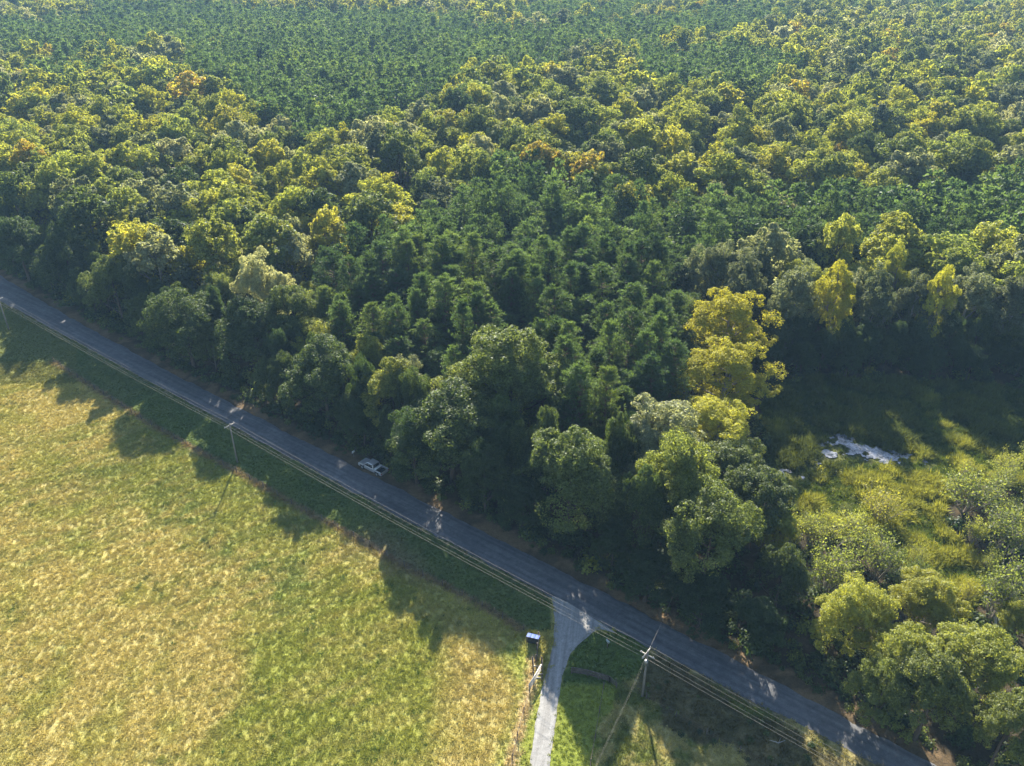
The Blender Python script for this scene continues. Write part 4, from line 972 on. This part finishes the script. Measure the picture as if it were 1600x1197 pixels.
# ------------------------------------------------------------------ wooden rail fences at the gateway
def rail_fence(pts, h, label, rails=4, posts_per=3, mat_='fence_wood', thick=.05):
    pts = [np.array(P(*a)[:2]) for a in pts]; o0 = np.array([*pts[0], 0.])
    t = empty('rail_fence', tuple(o0), label=label, category='fence'); r = np.random.RandomState(len(label))
    for a, b in zip(pts[:-1], pts[1:]):
        n = max(2, int(np.hypot(*(b - a)) / posts_per) + 2)
        for q in np.linspace(0, 1, n)[(0 if a is pts[0] else 1):]:
            c = a * (1 - q) + b * q; z = float(gz_at(*c))
            MB().box((c[0] - o0[0], c[1] - o0[1], z + h / 2 - .1 + .05), (.15, .15, h + .3)).build('post', M[mat_], t, bevel=.015)
        dd = (b - a) / np.hypot(*(b - a)); nn = np.array([-dd[1], dd[0]]) * .105
        for k_ in range(rails):
            z = h * (k_ + .75) / rails; j = r.normal(0, .025, 2)
            MB().bar((*(a + nn - o0[:2]), z + j[0]), (*(b + nn - o0[:2]), z + j[1]), thick, .15).build('rail', M[mat_], t)
    return t
rail_fence([(841, 998), (837, 1034)], 1.25, 'dark wooden rail fence running from the blue panel down beside the driveway')
rail_fence([(832, 1037), (833, 1060)], 1.2, 'short dark wooden fence side nearest the field at the gateway pen')
rail_fence([(846, 1037), (846.5, 1063)], 1.2, 'short dark wooden fence side nearest the driveway at the gateway pen')
rail_fence([(893, 1052), (918, 1056), (952, 1066)], 1.0, 'low dark plank fence on the right side of the driveway mouth', rails=4, posts_per=2.4, thick=.09)
rail_fence([(952, 1066), (963, 1075)], .9, 'last short section of dark plank fence ending in brush', rails=3)
a, b = P(846, 1036, 1.55), P(826.5, 1079, .35)
t = empty('gate', (b[0], b[1], 0), label='pale weathered gate swung open at a slant beside the driveway', category='gate')
o0 = np.array([b[0], b[1], 0.])
zt = np.array([0, 0, 1.]); av = np.array([a[0], a[1], 0]) - o0
for z in (.30, .55, .80, 1.05, 1.30): MB().bar(np.array([0, 0, z]), av + np.array([0, 0, z]), .035 if z < 1.3 else .16, .09).build('rail', M['plank_wood'], t)
for f_ in (0.015, .5, .985): MB().box(av * f_ + np.array([0, 0, .72]), (.07, .07, 1.1)).build('stile', M['plank_wood'], t)
for i, (x, y) in enumerate(((834, 1041), (835, 1047), (836, 1053), (837, 1059))):
    q = P(x, y); q2 = P(x + 9.5, y + 1)
    MB().bar((q[0], q[1], .05 + q[2]), (q2[0], q2[1], .06 + q2[2]), .16, .07).build('ground_plank', M['plank_wood'], label=f'{ORD[i]} bleached plank from the road lying across the gateway pen', category='plank', group='planks in the gateway pen')

# ------------------------------------------------------------------ three-part blue panel on posts
q = P(833, 1004); ang = math.atan2(*(P(842, 990) - P(825, 986))[[1, 0]])
t = empty('roadside_box', (q[0], q[1], float(gz_at(*q[:2]))), ang, label='dark box under a slanted blue lid in three sections beside the driveway fence', category='box')
tilt = math.radians(-16); Rm = np.array(Matrix.Rotation(tilt, 3, 'X'))
for i in (-1, 0, 1):
    c = Rm @ np.array([i * .58, 0, 0]) + np.array([0, 0, 1.18])
    pn = MB().box(c, (.55, 1.0, .05), Rm).build('panel', M['blue_panel'], t, bevel=.01)
    MB().box(c + Rm @ np.array([0, -.49, .03]), (.55, .03, .03), Rm).build('rim', M['steel'], pn)
for x in (-.85, .85):
    for y in (-.42, .42): MB().box((x * .97, y, (1.09 + y * math.tan(tilt)) / 2 - .1), (.08, .08, 1.09 + y * math.tan(tilt) + .2)).build('post', M['fence_wood'], t)
for y in (-.42, .42): MB().box((0, y, 1.10 + y * math.tan(tilt)), (1.78, .07, .07)).build('beam', M['fence_wood'], t)
MB().box((0, 0, .50), (1.5, .68, .82)).build('body', M['dark_plastic'], t, bevel=.02)

# mailbox on the grass corner
q = P(949, 1012); t = empty('mailbox', (q[0], q[1], float(gz_at(*q[:2]))), math.radians(125), label='grey green roadside mailbox on a post at the grass corner of the junction', category='mailbox')
MB().box((0, 0, .5), (.11, .11, 1.3)).build('post', M['fence_wood'], t)
MB().bar((-.1, 0, .7), (.25, 0, 1.02), .07, .07).build('brace', M['fence_wood'], t)
b = MB(); aa = np.linspace(0, math.pi, 9); prof = [(-.14, 0)] + [(-.14 * math.cos(x), .17 + .14 * math.sin(x)) for x in aa] + [(.14, 0)]
pr = np.array(prof); n = len(pr); V = np.concatenate([np.column_stack([np.full(n, -.28), pr[:, 0], pr[:, 1] + 1.12]), np.column_stack([np.full(n, .28), pr[:, 0], pr[:, 1] + 1.12])])
b.add(V, [[i, (i + 1) % n, n + (i + 1) % n, n + i] for i in range(n)], [[0, i + 1, i] for i in range(1, n - 1)] + [[n, n + i, n + i + 1] for i in range(1, n - 1)])
b.build('box', M['box_grey'], t); MB().box((.295, 0, 1.24), (.02, .24, .2)).build('door', M['box_grey'], t); MB().box((.1, -.16, 1.42), (.05, .015, .22)).build('flag', M['red_lens'], t)

# small white sign by the parked pickup
q = P(553, 714); t = empty('road_sign', (q[0], q[1], float(gz_at(*q[:2]))), math.radians(58), label='small white roadside sign on a thin post ahead of the pickup', category='sign')
MB().box((0, 0, .6), (.05, .05, 1.6)).build('post', M['steel'], t); MB().box((0, -.045, 1.15), (.75, .03, .42)).build('board', M['sign_white'], t)

# ------------------------------------------------------------------ pickup parked on the wooded verge
tx = -22.5 * H / 70; c = P(577, 735); sl = float(road_up(c[0] + 1) - road_up(c[0] - 1)) / 2; fw = np.array([-1, -sl]) / math.hypot(1, sl)
nrm = np.array([-fw[1], fw[0]]); nrm = nrm if nrm[1] > 0 else -nrm
base = np.array([c[0], float(road_up(c[0]))]) + nrm * 1.25
t = empty('pickup_truck', (base[0], base[1], float(gz_at(*base)) + .02), math.atan2(fw[1], fw[0]), label='silver white pickup truck with dark bed parked on the verge under the trees', category='pickup')
def prism(prof, w0, w1=None, ztap=None):
    """side profile (x, z) extruded over y; w1: half width at the top"""
    pr = np.array(prof, float); n = len(pr); zmin, zmax = pr[:, 1].min(), pr[:, 1].max(); w1 = w0 if w1 is None else w1
    w = w0 + (w1 - w0) * (pr[:, 1] - zmin) / (zmax - zmin)
    V = np.concatenate([np.column_stack([pr[:, 0], -w, pr[:, 1]]), np.column_stack([pr[:, 0], w, pr[:, 1]])])
    Q = [[i, (i + 1) % n, n + (i + 1) % n, n + i] for i in range(n)]
    bm = bmesh.new(); vs = [bm.verts.new(v) for v in V]
    bm.faces.new(vs[:n]); bm.faces.new(vs[n:][::-1])
    for q_ in Q: bm.faces.new([vs[k] for k in q_][::-1])
    bmesh.ops.recalc_face_normals(bm, faces=bm.faces); me = bpy.data.meshes.new('part'); bm.to_mesh(me); bm.free(); return me
def tpart(name, me, m_, parent=t, bevel=.03):
    me.materials.append(m_); me.name = name; o = link(name, me, parent)
    if bevel: md = o.modifiers.new('bevel', 'BEVEL'); md.width = bevel; md.segments = 2; md.limit_method = 'ANGLE'
    return o
body = tpart('body', prism([(-.85, .42), (-.85, 1.10), (1.35, 1.10), (1.5, 1.12), (2.55, 1.04), (2.8, .92), (2.84, .55), (2.7, .42)], .97, .93), M['paint_white'], bevel=.05)
cabin = tpart('cab', prism([(-.85, 1.08), (-.72, 1.78), (-.55, 1.84), (.55, 1.84), (.72, 1.80), (1.42, 1.09)], .92, .72), M['paint_white'], bevel=.05)
for s in (-1, 1):
    MB().box((-1.86, s * .90, .78), (1.98, .13, .62)).build('bed_side', M['paint_white'], t, bevel=.03)
MB().box((-1.86, 0, .56), (1.98, 1.68, .10)).build('bed_floor', M['dark_plastic'], t)
MB().box((-.90, 0, .83), (.06, 1.66, .5)).build('bed_wall', M['dark_plastic'], t)
MB().box((-2.83, 0, .79), (.07, 1.80, .58)).build('tailgate', M['paint_white'], t, bevel=.02)
def quad(name, pts, m_, parent=cabin, th=.012):
    pts = np.array(pts, float); nn = np.cross(pts[1] - pts[0], pts[2] - pts[0]); nn /= np.linalg.norm(nn)
    b = MB(); b.add(np.concatenate([pts - nn * th, pts + nn * th]), [[3, 2, 1, 0], [4, 5, 6, 7], [0, 1, 5, 4], [1, 2, 6, 5], [2, 3, 7, 6], [3, 0, 4, 7]]); return b.build(name, m_, parent)
quad('windshield', [(1.40, -.80, 1.13), (1.40, .80, 1.13), (.78, .66, 1.765), (.78, -.66, 1.765)], M['car_glass'])
quad('rear_window', [(-.846, .72, 1.18), (-.846, -.72, 1.18), (-.755, -.62, 1.68), (-.755, .62, 1.68)], M['car_glass'])
for s in (-1, 1):
    y0_, y1_ = .905, .775
    quad('side_window', [(.32, s * y0_, 1.16), (1.18, s * y0_, 1.16), (.66, s * y1_, 1.72), (.32, s * y1_, 1.72)], M['car_glass'])
    quad('side_window', [(-.68, s * y0_, 1.16), (.24, s * y0_, 1.16), (.24, s * y1_, 1.72), (-.56, s * y1_, 1.72)], M['car_glass'])
    d_ = MB().box((.78, s * .972, .76), (1.0, .012, .56)).build('door', M['paint_white'], t, bevel=.004); MB().box((.40, s * .985, .95), (.16, .02, .035)).build('handle', M['chrome'], d_)
    d_ = MB().box((-.28, s * .972, .76), (.98, .012, .56)).build('door', M['paint_white'], t, bevel=.004); MB().box((-.66, s * .985, .95), (.16, .02, .035)).build('handle', M['chrome'], d_)
    MB().box((1.18, s * 1.06, 1.16), (.10, .18, .15)).build('mirror', M['dark_plastic'], t, bevel=.02)
    MB().box((2.79, s * .74, .80), (.10, .34, .18)).build('headlight', M['clear_lens'], t, bevel=.02)
    MB().box((-2.86, s * .88, .82), (.05, .14, .36)).build('tail_light', M['red_lens'], t)
    for x in (1.80, -1.75):
        w = empty('wheel', (x, s * .86, .40)); w.parent = t
        aa = np.linspace(0, 2 * math.pi, 21)[:-1]
        b = MB(); b.tube([(0, -.13, 0), (0, -.11, 0), (0, .11, 0), (0, .13, 0)], [.34, .40, .40, .34], 20); b.build('tyre', M['tyre'], w, smooth=False)
        b = MB(); b.tube([(0, s * .10, 0), (0, s * .15, 0)], [.24, .22], 14); b.build('rim', M['steel'], w)
        V_ = MB().box((x, s * .955, .66), (1.0, .05, .36)).build('wheel_arch', M['dark_plastic'], t, bevel=.02)
MB().box((2.88, 0, .54), (.14, 1.86, .2)).build('bumper', M['chrome'], t, bevel=.03); MB().box((-2.92, 0, .50), (.14, 1.80, .17)).build('bumper', M['chrome'], t, bevel=.03)
MB().box((2.845, 0, .82), (.04, 1.1, .2)).build('grille', M['dark_plastic'], t)
fw3 = np.array([fw[0], fw[1], 0]); left3 = np.array([-fw[1], fw[0], 0])
bc = np.array([*base, float(gz_at(*base)) + .02])
tb = empty('toolbox', tuple(bc + fw3 * -1.16 + np.array([0, 0, .62])), math.atan2(fw[1], fw[0]), label='pale toolbox lying across the front of the pickup bed', category='toolbox')
MB().box((0, 0, .22), (.42, 1.5, .44)).build('box', M['steel'], tb, bevel=.02); MB().box((0, 0, .465), (.46, 1.56, .05)).build('lid', M['sign_white'], tb, bevel=.015)

# ------------------------------------------------------------------ dead wood
def snag(name, loc, h, seed, label, lean=(0, 0), cat='dead tree'):
    r = np.random.RandomState(seed); t = empty(name, loc, label=label, category=cat)
    n = 7; zz = np.linspace(-.2, h, n); w = np.cumsum(r.normal(0, .12, (n, 2)), 0) + np.outer(zz / h, lean)
    MB().tube(np.column_stack([w, zz]), np.linspace(.2, .06, n), 7).build('trunk', M['dead_wood'], t)
    for i in range(9):
        f_ = r.uniform(.45, .98); a = np.array([np.interp(f_ * h, zz, w[:, 0]), np.interp(f_ * h, zz, w[:, 1]), f_ * h]); an = r.uniform(0, 6.28); L = h * r.uniform(.12, .3)
        e = a + np.array([math.cos(an) * L, math.sin(an) * L, L * r.uniform(.2, 1.0)])
        b = MB(); b.tube([a, (a + e) / 2 + r.normal(0, .1, 3), e], [.07, .05, .015], 5); e2 = e + np.array([*r.normal(0, .5, 2), .5]); b.tube([(a + e) / 2, e2], [.03, .008], 4); b.build('branch', M['dead_wood'], t)
    return t
q = P(779, 742); q[1] = max(q[1], float(road_up(q[0])) + 3.0)
snag('dead_snag', (q[0], q[1] - .6, 0), 9.0, 3, 'pale leaning dead snag with broken branches right of the wide olive tree', (.4, -.6))
q = P(1572, 985); snag('dead_snag', (q[0], q[1], 0), 9.5, 5, 'pale forked bare trunk at the right edge below the marsh', (1.6, 0))
q = P(1555, 990); snag('dead_snag', (q[0], q[1], 0), 8.0, 8, 'dark thin bare trunk beside the pale forked one at the right edge', (-.3, 0))
q = P(1215, 1162); b = MB(); b.tube([(-.9, .3, .12), (-.2, 0, .2), (0, -.1, .15), (.9, .15, .3)], [.03, .05, .05, .02], 5); b.tube([(0, -.1, .15), (.5, .5, .45)], [.03, .01], 4)
b.build('fallen_branch', M['dead_wood'], label='pale forked branch lying in the shaded rough below the road', category='branch').location = (q[0], q[1], float(gz_at(*q[:2])) + .05)

# ------------------------------------------------------------------ haze: one even body of air round everything
x0_, x1_, y0_, y1_ = gx[0] - 20, gx[-1] + 20, gy[0] - 20, gy[-1] + 20
hz = MB().box(((x0_ + x1_) / 2, (y0_ + y1_) / 2, (H + 6 - 2.5) / 2), (x1_ - x0_, y1_ - y0_, H + 6 + 2.5))
m, nt, out = mat('haze_air'); pv = nd(nt, 'ShaderNodeVolumePrincipled'); pv.inputs['Color'].default_value = (.40, .68, 1.0, 1); pv.inputs['Density'].default_value = .00015; pv.inputs['Anisotropy'].default_value = .0
nt.links.new(pv.outputs[0], out.inputs['Volume'])
hz.build('haze', m, kind='stuff')
